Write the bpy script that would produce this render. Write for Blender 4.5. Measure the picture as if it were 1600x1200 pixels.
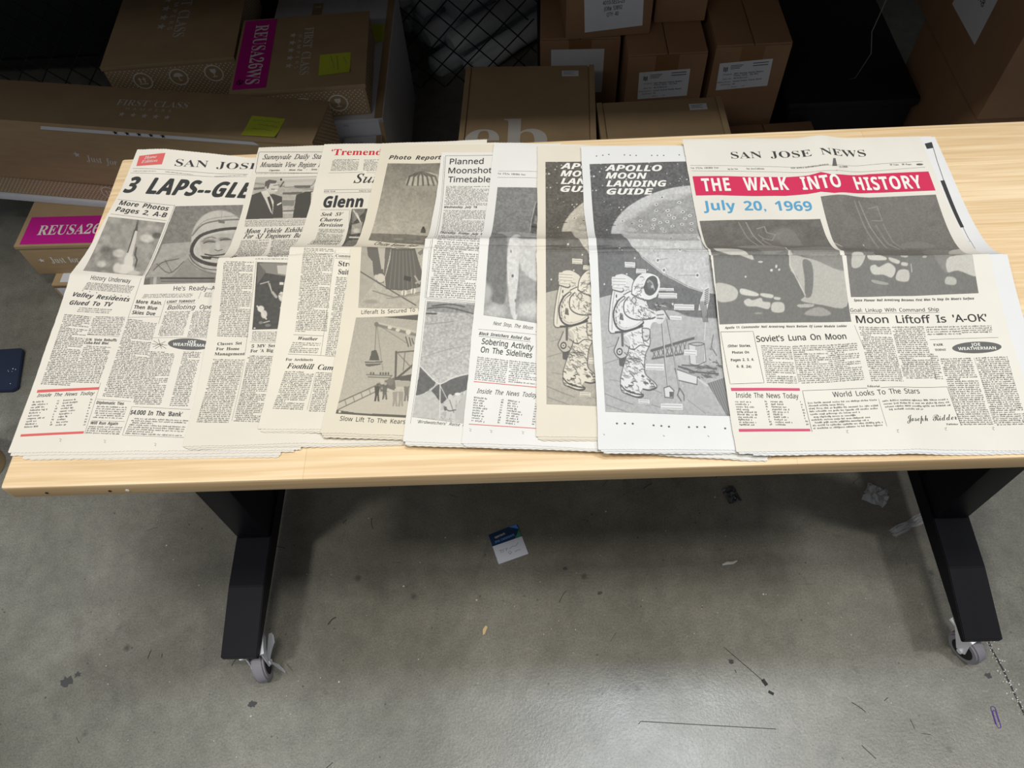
import bpy, bmesh, math, random
import numpy as np
from mathutils import Vector, Matrix

for o in list(bpy.data.objects): bpy.data.objects.remove(o)
SC = bpy.context.scene
COL = SC.collection
R = math.radians

# ================================================================ camera, world, lamps, exposure
cam = bpy.data.objects.new('camera', bpy.data.cameras.new('camera')); COL.objects.link(cam); SC.camera = cam
def aim_camera(loc, pitch, yaw, roll):
    cp, sp = math.cos(pitch), math.sin(pitch)
    f = Vector((0, cp, -sp)); u = Vector((0, sp, cp)); r = Vector((1, 0, 0))
    Z = Matrix.Rotation(yaw, 3, 'Z'); f, u, r = Z @ f, Z @ u, Z @ r
    r2 = math.cos(roll) * r + math.sin(roll) * u; u2 = -math.sin(roll) * r + math.cos(roll) * u
    m = Matrix((r2, u2, -f)).transposed().to_4x4(); m.translation = loc; cam.matrix_world = m
aim_camera((0.68636, -0.41858, 1.73351), 1.007985, 0.052919, -0.078393)
cam.data.sensor_fit = 'HORIZONTAL'; cam.data.sensor_width = 36; cam.data.lens = 36 * 1200 / 1600
cam.data.clip_start = 0.02; cam.data.clip_end = 60

w = bpy.data.worlds.new('hall_air'); SC.world = w; w.use_nodes = True
w.node_tree.nodes['Background'].inputs[0].default_value = (0.80, 0.88, 1.0, 1); w.node_tree.nodes['Background'].inputs[1].default_value = 0.24

def ceiling_lamp(x, y, z, sx, sy, power, col=(1.0, 0.97, 0.92)):
    l = bpy.data.lights.new('high_bay_lamp', 'AREA'); l.shape = 'RECTANGLE'; l.size = sx; l.size_y = sy; l.energy = power; l.color = col
    o = bpy.data.objects.new('high_bay_lamp', l); COL.objects.link(o); o.location = (x, y, z); return o
ceiling_lamp(0.9, -0.62, 4.6, 0.9, 0.28, 78)
ceiling_lamp(1.55, 0.40, 5.2, 1.0, 0.40, 110, (0.84, 0.92, 1.0))
ceiling_lamp(-1.4, -1.0, 4.6, 0.5, 0.28, 85)
ceiling_lamp(3.3, -0.40, 4.6, 0.5, 0.28, 62)
ceiling_lamp(-1.1, -3.3, 4.6, 2.0, 0.5, 34)  # fill lamp added on the aisle side to brighten the rear boxes
SC.view_settings.view_transform = 'Standard'; SC.view_settings.look = 'None'; SC.view_settings.gamma = 1
SC.view_settings.use_curve_mapping = False; SC.view_settings.exposure = -0.40

# ================================================================ materials
def lin(c):
    return tuple(((v / 255) / 12.92 if v / 255 <= 0.04045 else ((v / 255 + 0.055) / 1.055) ** 2.4) for v in c)
MATS = {}
def mat(name, rgb, rough=0.8, metal=0.0, spec=0.3, noise=0.0, scale=60.0, stretch=(1, 1, 1), bump=0.0, coat=0.0):
    if name in MATS: return MATS[name]
    m = bpy.data.materials.new(name); m.use_nodes = True; nt = m.node_tree; b = nt.nodes['Principled BSDF']
    c = lin(rgb); b.inputs['Base Color'].default_value = (*c, 1); b.inputs['Roughness'].default_value = rough
    b.inputs['Metallic'].default_value = metal; b.inputs['Specular IOR Level'].default_value = spec; b.inputs['Coat Weight'].default_value = coat
    if noise or bump:
        tc = nt.nodes.new('ShaderNodeTexCoord'); mp = nt.nodes.new('ShaderNodeMapping'); mp.inputs['Scale'].default_value = stretch
        n = nt.nodes.new('ShaderNodeTexNoise'); n.inputs['Scale'].default_value = scale; n.inputs['Detail'].default_value = 5
        nt.links.new(tc.outputs['Object'], mp.inputs[0]); nt.links.new(mp.outputs[0], n.inputs['Vector'])
        if noise:
            r = nt.nodes.new('ShaderNodeValToRGB'); r.color_ramp.elements[0].position = 0.3; r.color_ramp.elements[1].position = 0.7
            r.color_ramp.elements[0].color = (*[v * (1 - noise) for v in c], 1); r.color_ramp.elements[1].color = (*[min(1, v * (1 + noise)) for v in c], 1)
            nt.links.new(n.outputs['Fac'], r.inputs[0]); nt.links.new(r.outputs[0], b.inputs['Base Color'])
        if bump:
            bp = nt.nodes.new('ShaderNodeBump'); bp.inputs['Strength'].default_value = bump; bp.inputs['Distance'].default_value = 0.002
            nt.links.new(n.outputs['Fac'], bp.inputs['Height']); nt.links.new(bp.outputs[0], b.inputs['Normal'])
    MATS[name] = m; return m

def wood_material():
    m = bpy.data.materials.new('maple_butcher_block'); m.use_nodes = True; nt = m.node_tree; b = nt.nodes['Principled BSDF']; N = nt.nodes.new; K = nt.links.new
    tc = N('ShaderNodeTexCoord'); bk = N('ShaderNodeTexBrick'); bk.inputs['Scale'].default_value = 1; bk.offset = 0.37
    bk.inputs['Brick Width'].default_value = 0.62; bk.inputs['Row Height'].default_value = 0.043; bk.inputs['Mortar Size'].default_value = 0.0004
    bk.inputs['Color1'].default_value = (*lin((232, 206, 166)), 1); bk.inputs['Color2'].default_value = (*lin((240, 217, 180)), 1); bk.inputs['Mortar'].default_value = (*lin((214, 184, 140)), 1)
    K(tc.outputs['Object'], bk.inputs['Vector'])
    mp = N('ShaderNodeMapping'); mp.inputs['Scale'].default_value = (2.6, 95, 95); K(tc.outputs['Object'], mp.inputs[0])
    n = N('ShaderNodeTexNoise'); n.inputs['Scale'].default_value = 1.6; n.inputs['Detail'].default_value = 7; n.inputs['Distortion'].default_value = 0.6; K(mp.outputs[0], n.inputs['Vector'])
    mp2 = N('ShaderNodeMapping'); mp2.inputs['Scale'].default_value = (1.2, 12, 12); K(tc.outputs['Object'], mp2.inputs[0])
    n2 = N('ShaderNodeTexNoise'); n2.inputs['Scale'].default_value = 2.4; n2.inputs['Detail'].default_value = 4; K(mp2.outputs[0], n2.inputs['Vector'])
    r = N('ShaderNodeValToRGB'); r.color_ramp.elements[0].position = .36; r.color_ramp.elements[0].color = (.84, .79, .71, 1); r.color_ramp.elements[1].position = .62; r.color_ramp.elements[1].color = (1, 1, 1, 1); K(n.outputs['Fac'], r.inputs[0])
    r2 = N('ShaderNodeValToRGB'); r2.color_ramp.elements[0].position = .35; r2.color_ramp.elements[0].color = (.92, .88, .82, 1); r2.color_ramp.elements[1].position = .65; r2.color_ramp.elements[1].color = (1.03, 1.02, 1.0, 1); K(n2.outputs['Fac'], r2.inputs[0])
    x1 = N('ShaderNodeMix'); x1.data_type = 'RGBA'; x1.blend_type = 'MULTIPLY'; x1.inputs[0].default_value = 1; K(bk.outputs['Color'], x1.inputs[6]); K(r.outputs[0], x1.inputs[7])
    x2 = N('ShaderNodeMix'); x2.data_type = 'RGBA'; x2.blend_type = 'MULTIPLY'; x2.inputs[0].default_value = 1; K(x1.outputs[2], x2.inputs[6]); K(r2.outputs[0], x2.inputs[7])
    K(x2.outputs[2], b.inputs['Base Color']); b.inputs['Roughness'].default_value = .42; b.inputs['Specular IOR Level'].default_value = .4
    return m

def concrete_material():
    m = bpy.data.materials.new('sealed_concrete'); m.use_nodes = True; nt = m.node_tree; b = nt.nodes['Principled BSDF']; N = nt.nodes.new; K = nt.links.new
    tc = N('ShaderNodeTexCoord')
    def noise(s, d=6, rough=.6, dist=0.0):
        n = N('ShaderNodeTexNoise'); n.inputs['Scale'].default_value = s; n.inputs['Detail'].default_value = d; n.inputs['Roughness'].default_value = rough; n.inputs['Distortion'].default_value = dist
        K(tc.outputs['Object'], n.inputs['Vector']); return n.outputs['Fac']
    def ramp(fac, p0, c0, p1, c1):
        r = N('ShaderNodeValToRGB'); e = r.color_ramp.elements; e[0].position = p0; e[0].color = (*c0, 1); e[1].position = p1; e[1].color = (*c1, 1); K(fac, r.inputs[0]); return r.outputs[0]
    def mul(a, c):
        x = N('ShaderNodeMix'); x.data_type = 'RGBA'; x.blend_type = 'MULTIPLY'; x.inputs[0].default_value = 1; K(a, x.inputs[6]); K(c, x.inputs[7]); return x.outputs[2]
    base = ramp(noise(2.6, 8, .62, .3), .3, lin((112, 110, 100)), .7, lin((146, 144, 134)))
    base = mul(base, ramp(noise(1.3, 6, .7, .6), .36, (.80, .79, .77), .6, (1.04, 1.04, 1.04)))
    base = mul(base, ramp(noise(5.5, 9, .75, 1.2), .28, (.66, .66, .68), .42, (1, 1, 1)))
    base = mul(base, ramp(noise(24, 6, .7), .3, (.80, .80, .80), .7, (1.08, 1.08, 1.08)))
    base = mul(base, ramp(noise(260, 3, .6), .3, (.72, .72, .72), .66, (1.12, 1.12, 1.1)))
    v = N('ShaderNodeTexVoronoi'); v.inputs['Scale'].default_value = 26; v.inputs['Randomness'].default_value = 1; K(tc.outputs['Object'], v.inputs['Vector'])
    base = mul(base, ramp(v.outputs['Distance'], .03, (.42, .42, .43), .075, (1, 1, 1)))      # dark pits and drips
    v2 = N('ShaderNodeTexVoronoi'); v2.inputs['Scale'].default_value = 7.3; K(tc.outputs['Object'], v2.inputs['Vector'])
    base = mul(base, ramp(v2.outputs['Distance'], .03, (.5, .5, .52), .075, (1, 1, 1)))
    K(base, b.inputs['Base Color'])
    rr = N('ShaderNodeMapRange'); rr.inputs['To Min'].default_value = .24; rr.inputs['To Max'].default_value = .40; K(noise(9, 5), rr.inputs['Value']); K(rr.outputs[0], b.inputs['Roughness'])
    b.inputs['Specular IOR Level'].default_value = .6
    bp = N('ShaderNodeBump'); bp.inputs['Strength'].default_value = .25; bp.inputs['Distance'].default_value = .0015; K(noise(150, 4), bp.inputs['Height']); K(bp.outputs[0], b.inputs['Normal'])
    return m

INK = mat('newsprint_ink', (58, 58, 57), .85); GREY = mat('grey_ink', (98, 97, 94), .85); PENCIL = mat('pencil_mark', (120, 118, 112), .8)
RED = mat('red_ink', (190, 40, 52), .85); REDP = mat('faded_red_ink', (205, 96, 92), .85); ROSE = mat('rose_ink', (198, 48, 84), .85); ROSE2 = mat('faded_rose_ink', (196, 84, 112), .85)
BLUE = mat('blue_ink', (88, 152, 186), .85); WHITE = mat('unprinted_white', (226, 223, 214), .88)
INKS = {'ink': INK, 'grey_ink': GREY, 'pencil': PENCIL, 'red': RED, 'red_pale': REDP, 'rose': ROSE, 'rose2': ROSE2, 'blue': BLUE, 'white': WHITE}
KRAFT = mat('kraft_cardboard', (164, 140, 106), .85, noise=.07, scale=14, stretch=(1, 1, 6)); KRAFT2 = mat('brown_cardboard', (148, 114, 84), .85, noise=.07, scale=12)
KRAFTD = mat('cardboard_cut_edge', (120, 88, 58), .9); WCARD = mat('white_cardboard', (205, 208, 214), .7, noise=.03, scale=10)
MAGENTA = mat('magenta_print', (190, 26, 140), .55); LABELW = mat('label_paper', (214, 217, 220), .7, noise=.02, scale=30); PRINTW = mat('white_print', (222, 216, 206), .7)
GREYP = mat('pale_grey_print', (200, 196, 188), .8)
BLACKM = mat('black_powder_coat', (15, 16, 23), .5, spec=.14); STEEL = mat('zinc_steel', (222, 225, 230), .4, metal=.3, spec=.6); TYRE = mat('grey_rubber', (138, 136, 142), .6)
DARK = mat('dark_plastic', (22, 22, 24), .6)

# ================================================================ mesh helpers
class MB:                                                     # collects triangles/quads with a material each, links them as ONE mesh
    def __init__(s): s.v = []; s.f = []; s.m = []; s.mats = []; s.n = 0
    def mi(s, m):
        if m not in s.mats: s.mats.append(m)
        return s.mats.index(m)
    def add(s, verts, faces, m):
        k = s.mi(m); s.v.append(np.asarray(verts, float).reshape(-1, 3))
        for f in faces: s.f.append([int(i) + s.n for i in f])
        s.m += [k] * len(faces); s.n += len(s.v[-1])
    def box(s, lo, hi, m, bevel=0.0):
        bm = bmesh.new(); bmesh.ops.create_cube(bm, size=1)
        for v in bm.verts: v.co = [(lo[i] + hi[i]) / 2 + v.co[i] * (hi[i] - lo[i]) for i in range(3)]
        if bevel: bmesh.ops.bevel(bm, geom=bm.edges[:], offset=bevel, segments=2, affect='EDGES', profile=.6)
        s.bm(bm, m)
    def bm(s, bm, m, M=None):
        if M is not None: bm.transform(M)
        bm.verts.index_update(); s.add([v.co[:] for v in bm.verts], [[v.index for v in f.verts] for f in bm.faces], m); bm.free()
    def cyl(s, c, r, h, m, axis='Z', seg=28, r2=None, bevel=0.0):
        bm = bmesh.new(); bmesh.ops.create_cone(bm, cap_ends=True, segments=seg, radius1=r, radius2=r if r2 is None else r2, depth=h)
        if bevel: bmesh.ops.bevel(bm, geom=[e for e in bm.edges if len(e.link_faces) == 2 and any(len(f.verts) > 4 for f in e.link_faces)], offset=bevel, segments=2, affect='EDGES')
        Mx = {'Z': Matrix.Identity(4), 'X': Matrix.Rotation(R(90), 4, 'Y'), 'Y': Matrix.Rotation(R(90), 4, 'X')}[axis]
        s.bm(bm, m, Matrix.Translation(c) @ Mx)
    def prism(s, pts, z0, z1, m, M=None, bevel=0.0):          # outline in XY pulled along Z, then placed by M
        bm = bmesh.new(); vs = [bm.verts.new((x, y, z0)) for x, y in pts]; f = bm.faces.new(vs); f.normal_update()
        if f.normal.z > 0: f.normal_flip()
        ex = bmesh.ops.extrude_face_region(bm, geom=[f])
        for v in [g for g in ex['geom'] if isinstance(g, bmesh.types.BMVert)]: v.co.z = z1
        bmesh.ops.recalc_face_normals(bm, faces=bm.faces[:])
        if bevel: bmesh.ops.bevel(bm, geom=bm.edges[:], offset=bevel, segments=2, affect='EDGES')
        s.bm(bm, m, M)
    def tube(s, pts, r, m, seg=8):
        P = [Vector(p) for p in pts]; rings = []; prev = None
        for i, p in enumerate(P):
            t = (P[min(i + 1, len(P) - 1)] - P[max(i - 1, 0)]).normalized()
            a = t.orthogonal().normalized() if prev is None else (prev - t * prev.dot(t)).normalized(); prev = a; b = t.cross(a)
            rr = r[i] if isinstance(r, (list, tuple)) else r
            rings.append([p + (a * math.cos(k * 2 * math.pi / seg) + b * math.sin(k * 2 * math.pi / seg)) * rr for k in range(seg)])
        vs = [v[:] for g in rings for v in g]; fs = []
        for i in range(len(P) - 1):
            for k in range(seg): fs.append([i * seg + k, i * seg + (k + 1) % seg, (i + 1) * seg + (k + 1) % seg, (i + 1) * seg + k])
        fs += [list(range(seg))[::-1], [(len(P) - 1) * seg + k for k in range(seg)]]
        s.add(vs, fs, m)
    def build(s, name, parent=None, smooth=False):
        me = bpy.data.meshes.new(name); V = np.concatenate(s.v) if s.v else np.zeros((0, 3))
        me.from_pydata(V.tolist(), [], s.f)
        for m in s.mats: me.materials.append(m)
        if s.m: me.polygons.foreach_set('material_index', s.m)
        if smooth:
            me.polygons.foreach_set('use_smooth', [True] * len(s.f))
        me.update(); o = bpy.data.objects.new(name, me); COL.objects.link(o)
        if smooth: me.set_sharp_from_angle(angle=R(38))
        if parent: o.parent = parent
        return o
def tag(o, label=None, cat=None, group=None, kind=None):
    for k, v in (('label', label), ('category', cat), ('group', group), ('kind', kind)):
        if v: o[k] = v
    return o
def thing(name, label, cat, loc=(0, 0, 0), yaw=0.0, group=None):
    o = bpy.data.objects.new(name, None); COL.objects.link(o); o.location = loc; o.rotation_euler = (0, 0, yaw); o.empty_display_size = .05
    return tag(o, label, cat, group)

# ---- lettering: outlines of Blender's own built-in font, cached as flat triangles
def math_letters(s, up, low, dig=None):
    o = ''
    for ch in s:
        if 'A' <= ch <= 'Z' and up: o += chr(up + ord(ch) - 65)
        elif 'a' <= ch <= 'z' and low:
            c = low + ord(ch) - 97; o += '\u210e' if c == 0x1D455 else chr(c)
        elif '0' <= ch <= '9' and dig: o += chr(dig + ord(ch) - 48)
        else: o += ch
    return o
#          capitals, small, digits, slant, weight
STYLES = {'s': (0x1D5A0, 0x1D5BA, 0x1D7E2, 0, 0), 'si': (0x1D608, 0x1D622, 0x1D7E2, .08, 0), 'm': (0x1D5A0, 0x1D5BA, 0x1D7E2, 0, .012),
          'sb': (0x1D5D4, 0x1D5EE, 0x1D7EC, 0, 0), 'sbi': (0x1D63C, 0x1D656, 0x1D7EC, .06, 0),
          'cb': (0x1D5D4, 0x1D5EE, 0x1D7EC, 0, .028), 'cbi': (0x1D5D4, 0x1D5EE, 0x1D7EC, .2, .028), 'cw': (0x1D5D4, 0x1D5EE, 0x1D7EC, 0, .012),
          'wbi': (0x1D63C, 0x1D656, 0x1D7EC, .06, .016),
          'r': (0x1D400, 0x1D41A, 0x1D7CE, 0, -.009), 'rb': (0x1D400, 0x1D41A, 0x1D7CE, 0, 0), 'ri': (0x1D434, 0x1D44E, 0, .05, .006),
          'rbi': (0x1D468, 0x1D482, 0x1D7CE, .05, 0), 'sc': (0x1D4D0, 0x1D4EA, 0, .1, -.004)}
GLYPHS = {}
def prepare_text(pairs):
    todo = []
    for text, st in pairs:
        if (text, st) in GLYPHS or (text, st) in [t[0] for t in todo]: continue
        up, low, dig, slant, wt = STYLES[st]
        cu = bpy.data.curves.new('lettering', 'FONT'); cu.body = math_letters(text, up, low, dig)
        cu.size = 1; cu.shear = slant; cu.offset = min(wt, 0); cu.fill_mode = 'FRONT'; cu.resolution_u = 3; cu.space_word = 3.0 if st == 'cw' else 1.75; cu.space_character = {'cw': 1.10, 'cb': 1.05, 'cbi': 1.06}.get(st, 1.0)
        ob = bpy.data.objects.new('lettering', cu); bpy.context.scene.collection.objects.link(ob); todo.append(((text, st), ob))
    bpy.context.view_layer.update(); dg = bpy.context.evaluated_depsgraph_get()
    for key, ob in todo:
        me = ob.evaluated_get(dg).to_mesh(); n = len(me.vertices)
        co = np.zeros(n * 3); me.vertices.foreach_get('co', co); co = co.reshape(-1, 3)[:, :2]
        me.calc_loop_triangles(); tr = np.zeros(len(me.loop_triangles) * 3, int); me.loop_triangles.foreach_get('vertices', tr)
        tr = tr.reshape(-1, 3); wt = STYLES[key[1]][4]
        if wt > 0:                                            # heavier face: the same letter struck again a hair to each side
            tr = np.concatenate([tr + n * i for i in range(5)]); co = np.concatenate([co + np.array(d) * wt for d in ((0, 0), (-1, 0), (1, 0), (0, -.7), (0, .7))])
        lo, hi = co.min(0), co.max(0); co = np.concatenate([co, np.repeat(np.arange(len(co) // n), n)[:, None]], 1)
        GLYPHS[key] = (co - np.array([lo[0], 0, 0]), tr, hi[0] - lo[0])
        ob.evaluated_get(dg).to_mesh_clear()
    for key, ob in todo:
        cu = ob.data; bpy.data.objects.remove(ob); bpy.data.curves.remove(cu)
CAP = 0.70

# ---- printing: everything printed on a page goes through put(u, v, lift) -> points on that page
def star_pts(r, n=5):
    return [(math.sin(i * math.pi / n) * (r if i % 2 == 0 else r * .42), math.cos(i * math.pi / n) * (r if i % 2 == 0 else r * .42)) for i in range(2 * n)]
def print_text(mb, put, text, st, a, b, cap, m, lift):
    if (text, st) not in GLYPHS: prepare_text([(text, st)])
    co, tr, wd = GLYPHS[(text, st)]; a = np.array(a, float); b = np.array(b, float); e = (b - a) / wd; L = np.hypot(*(b - a)); n = np.array([-(b - a)[1], (b - a)[0]]) / L
    sy = cap / CAPS[st]
    q = a[None] + co[:, :1] * e[None] + co[:, 1:2] * sy * n[None]
    mb.add(put(q[:, 0], q[:, 1], lift + co[:, 2] * .00004), tr, m)
def print_strip(mb, put, pts, wd, m, lift, step=.006):
    P = [np.array(p, float) for p in pts]; Q = [P[0]]
    for i in range(len(P) - 1):
        k = max(1, int(np.hypot(*(P[i + 1] - P[i])) / step))
        Q += [P[i] + (P[i + 1] - P[i]) * j / k for j in range(1, k + 1)]
    Q = np.array(Q); T = np.gradient(Q, axis=0); T /= np.maximum(np.hypot(T[:, 0], T[:, 1]), 1e-9)[:, None]; N = np.stack([-T[:, 1], T[:, 0]], 1) * wd / 2
    A, B = Q + N, Q - N; V = np.concatenate([A, B]); k = len(Q)
    mb.add(put(V[:, 0], V[:, 1], lift), [(i, i + 1, k + i + 1, k + i) for i in range(k - 1)], m)
def print_quad(mb, put, c, m, lift, step=.008):
    c = np.array(c, float); n1 = max(1, int(max(np.hypot(*(c[1] - c[0])), np.hypot(*(c[2] - c[3]))) / step)); n2 = max(1, int(max(np.hypot(*(c[3] - c[0])), np.hypot(*(c[2] - c[1]))) / step))
    s, t = np.meshgrid(np.linspace(0, 1, n1 + 1), np.linspace(0, 1, n2 + 1), indexing='ij'); s = s.ravel()[:, None]; t = t.ravel()[:, None]
    q = (c[0] * (1 - s) + c[1] * s) * (1 - t) + (c[3] * (1 - s) + c[2] * s) * t
    mb.add(put(q[:, 0], q[:, 1], lift), [(i * (n2 + 1) + j, (i + 1) * (n2 + 1) + j, (i + 1) * (n2 + 1) + j + 1, i * (n2 + 1) + j + 1) for i in range(n1) for j in range(n2)], m)
def print_ellipse(mb, put, c, ex, ey, m, lift, seg=36):
    c = np.array(c, float); a = np.array(ex) - c; b = np.array(ey) - c; V = [c]
    for i in range(seg):
        t = 2 * math.pi * i / seg; V.append(c + a * math.cos(t) + b * math.sin(t))
    V = np.array(V); mb.add(put(V[:, 0], V[:, 1], lift), [(0, i + 1, (i + 1) % seg + 1) for i in range(seg)], m)
def print_body(mb, put, tl, tr, bl, lead, ind, dens, rng, m, lift):
    tl, tr, bl = [np.array(p, float) for p in (tl, tr, bl)]; row = tr - tl; down = bl - tl
    wid = np.hypot(*row); hgt = np.hypot(*down); n = max(1, int(hgt / lead)); ex = row / wid; ey = np.array([-ex[1], ex[0]])
    if ex[0] < 0: ey = -ey
    V = []; x_h = .00128 * min(1.25, lead / .0029); p = .00128 * min(1.25, lead / .0029)
    for i in range(n):
        o = tl + down * (i + .5) / n; x = p * 2.2 if rng.random() < ind else 0; end = wid
        if rng.random() < ind * .8: end = wid * rng.uniform(.3, .85)
        if dens < 1: end = wid * rng.uniform(.62, 1)
        while x < end - p:
            for _ in range(rng.choice((2, 3, 3, 4, 5, 6, 7, 8, 9))):
                if x > end - p: break
                h = x_h * (1.45 if rng.random() < .33 else 1) ; d = x_h * .4 if rng.random() < .1 else 0; wl = p * rng.uniform(.38, .70)
                a = o + ex * x - ey * (x_h * .5 + d); V += [a, a + ex * wl, a + ex * wl + ey * (h + d), a + ey * (h + d)]; x += p
            x += p * .95
    if not V: return
    V = np.array(V); mb.add(put(V[:, 0], V[:, 1], lift), np.arange(len(V)).reshape(-1, 4), m)
def print_stars(mb, put, pts, r, m, lift):
    for p in pts:
        S = np.array([(0, 0)] + star_pts(r)) + np.array(p); k = len(S) - 1
        mb.add(put(S[:, 0], S[:, 1], lift), [(0, i + 1, (i + 1) % k + 1) for i in range(k)], m)
def run_print(mb, put, items, lift, rng):
    mm = lambda p: (p[0] / 1000, p[1] / 1000)
    for e in items:
        if e[0] == 'T': print_text(mb, put, e[1], e[2], mm(e[3:5]), mm(e[5:7]), e[7] / 1000, INKS[e[8]], lift + (.0004 if e[8] == 'white' else 0))
        elif e[0] == 'L': print_strip(mb, put, [mm(p) for p in e[1]], e[2] / 1000, INKS[e[3]], lift)
        elif e[0] == 'Q': print_quad(mb, put, [mm(p) for p in e[1]], INKS[e[2]], lift)
        elif e[0] == 'B': print_body(mb, put, mm(e[1]), mm(e[2]), mm(e[3]), e[4] / 1000, e[5], e[6], rng, GREY, lift)
        elif e[0] == 'S': print_stars(mb, put, [mm(p) for p in e[1]], e[2] / 1000, INK, lift)
        elif e[0] == 'O': print_ellipse(mb, put, mm(e[1]), mm(e[2]), mm(e[3]), INKS[e[4]], lift)

# ---- halftone pictures: drawn as grey values on a fine grid of vertices
def lattice_noise(X, Y, s, rng):
    G = rng.random((64, 64)); a = X / s; b = Y / s; i = np.floor(a).astype(int); j = np.floor(b).astype(int); p = a - i; q = b - j; p = p * p * (3 - 2 * p); q = q * q * (3 - 2 * q)
    g = lambda m, n: G[m % 64, n % 64]
    return ((g(i, j) * (1 - p) + g(i + 1, j) * p) * (1 - q) + (g(i, j + 1) * (1 - p) + g(i + 1, j + 1) * p) * q) * 2 - 1
def draw_picture(X, Y, ops, seed=1):
    rng = np.random.default_rng(seed); G = np.full(X.shape, 128.0)
    def region(x0, x1, y0, y1): return np.where((X >= x0) & (X <= x1) & (Y >= y0) & (Y <= y1))[0]
    def smooth(P, closed):                                    # rounds an outline off
        P = [np.array(p, float) for p in P]; n = len(P); o = []
        for i in range(n if closed else n - 1):
            g = lambda k: P[k % n] if closed else P[min(max(k, 0), n - 1)]
            a, b, c, d = g(i - 1), g(i), g(i + 1), g(i + 2)
            for s in (0, .25, .5, .75): o.append(tuple(.5 * (2 * b + (c - a) * s + (2 * a - 5 * b + 4 * c - d) * s * s + (3 * b - a - 3 * c + d) * s ** 3)))
        return o if closed else o + [tuple(P[-1])]
    def stroke(P, wd, g):
        wd = max(wd, .55); hw = wd / 2
        for a, b in zip(P, P[1:]):
            i = region(min(a[0], b[0]) - wd - 1, max(a[0], b[0]) + wd + 1, min(a[1], b[1]) - wd - 1, max(a[1], b[1]) + wd + 1)
            dx, dy = b[0] - a[0], b[1] - a[1]; s = np.clip(((X[i] - a[0]) * dx + (Y[i] - a[1]) * dy) / (dx * dx + dy * dy + 1e-9), 0, 1)
            d = np.hypot(X[i] - a[0] - s * dx, Y[i] - a[1] - s * dy); k = np.clip(hw + .5 - d, 0, 1) * min(1, wd / .8); G[i] += (g - G[i]) * k
    for op in ops:
        t = op[0]
        if t == 'f': G[:] = op[1]
        elif t == 'g':
            k = np.clip((Y - op[1]) / (op[3] - op[1]), 0, 1)
            if op[2] > 0: G[:] = op[2] + (op[4] - op[2]) * k
        elif t[0] == 'n':
            s = max(.6, op[2] / 4.0); G += op[1] * (.65 * lattice_noise(X, Y, s, rng) + .35 * lattice_noise(X, Y, s * .45, rng))
        elif t[0] == '*':
            n = op[1]; x0, x1, y0, y1 = X.min(), X.max(), Y.min(), Y.max()
            for _ in range(n):
                x, y, r = rng.uniform(x0, x1), rng.uniform(y0, y1), rng.choice((.7, .8, .9, 1.2, 1.7)); i = region(x - 3, x + 3, y - 3, y + 3); i = i[G[i] < 112]
                if len(i): k = np.clip(1.4 - np.hypot(X[i] - x, Y[i] - y) / r, 0, 1); G[i] += (232 - G[i]) * k
        elif t == 'e':
            x, y, rx, ry, g = op[1:6]; sf = op[6] if len(op) > 6 else .1; i = region(x - rx, x + rx, y - ry, y + ry)
            d = np.hypot((X[i] - x) / rx, (Y[i] - y) / ry); k = np.clip((1 - d) / max(sf, .02), 0, 1); k = k * k * (3 - 2 * k); G[i] += (g - G[i]) * k
        elif t in 'pP':
            P = smooth(op[1], True) if t == 'P' else op[1]; xs = [p[0] for p in P]; ys = [p[1] for p in P]; i = region(min(xs), max(xs), min(ys), max(ys)); c = np.zeros(len(i), bool)
            for a, b in zip(P, P[1:] + P[:1]):
                if a[1] == b[1]: continue
                c ^= ((a[1] > Y[i]) != (b[1] > Y[i])) & (X[i] < (b[0] - a[0]) * (Y[i] - a[1]) / (b[1] - a[1]) + a[0])
            if len(op) > 3 and op[3] > 1.2:                   # soft edged patch
                i2 = region(min(xs) - op[3], max(xs) + op[3], min(ys) - op[3], max(ys) + op[3]); ins = np.zeros(len(X), bool); ins[i[c]] = True; d = np.full(len(i2), 1e9)
                for a, b in zip(P, P[1:] + P[:1]):
                    dx, dy = b[0] - a[0], b[1] - a[1]; s = np.clip(((X[i2] - a[0]) * dx + (Y[i2] - a[1]) * dy) / (dx * dx + dy * dy + 1e-9), 0, 1); d = np.minimum(d, np.hypot(X[i2] - a[0] - s * dx, Y[i2] - a[1] - s * dy))
                k = np.clip(.5 + np.where(ins[i2], d, -d) / op[3], 0, 1); k = k * k * (3 - 2 * k); G[i2] += (op[2] - G[i2]) * k * .94
            else:
                j = i[c]; G[j] = op[2] + (G[j] - op[2]) * .08
        elif t == 'w':                                        # short wrinkle strokes scattered inside an outline
            P, n, wd, g, ang, ln = op[1:7]; xs = [p[0] for p in P]; ys = [p[1] for p in P]; m = 0
            for _ in range(n * 12):
                x, y = rng.uniform(min(xs), max(xs)), rng.uniform(min(ys), max(ys)); c = False
                for a, b in zip(P, P[1:] + P[:1]):
                    if (a[1] > y) != (b[1] > y) and x < (b[0] - a[0]) * (y - a[1]) / (b[1] - a[1]) + a[0]: c = not c
                if not c: continue
                t2 = ang + rng.normal(0, .35); l2 = ln * rng.uniform(.4, 1) / 2; cu = rng.uniform(-.4, .4)
                stroke([(x - math.cos(t2) * l2, y - math.sin(t2) * l2), (x + math.sin(t2) * l2 * cu, y - math.cos(t2) * l2 * cu), (x + math.cos(t2) * l2, y + math.sin(t2) * l2)], max(.5, wd * rng.uniform(.5, 1.2)), g); m += 1
                if m >= n: break
        elif t in 'lL': stroke(smooth(op[1], False) if t == 'L' else op[1], op[2], op[3])
    return np.clip(G, 30, 238)
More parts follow.
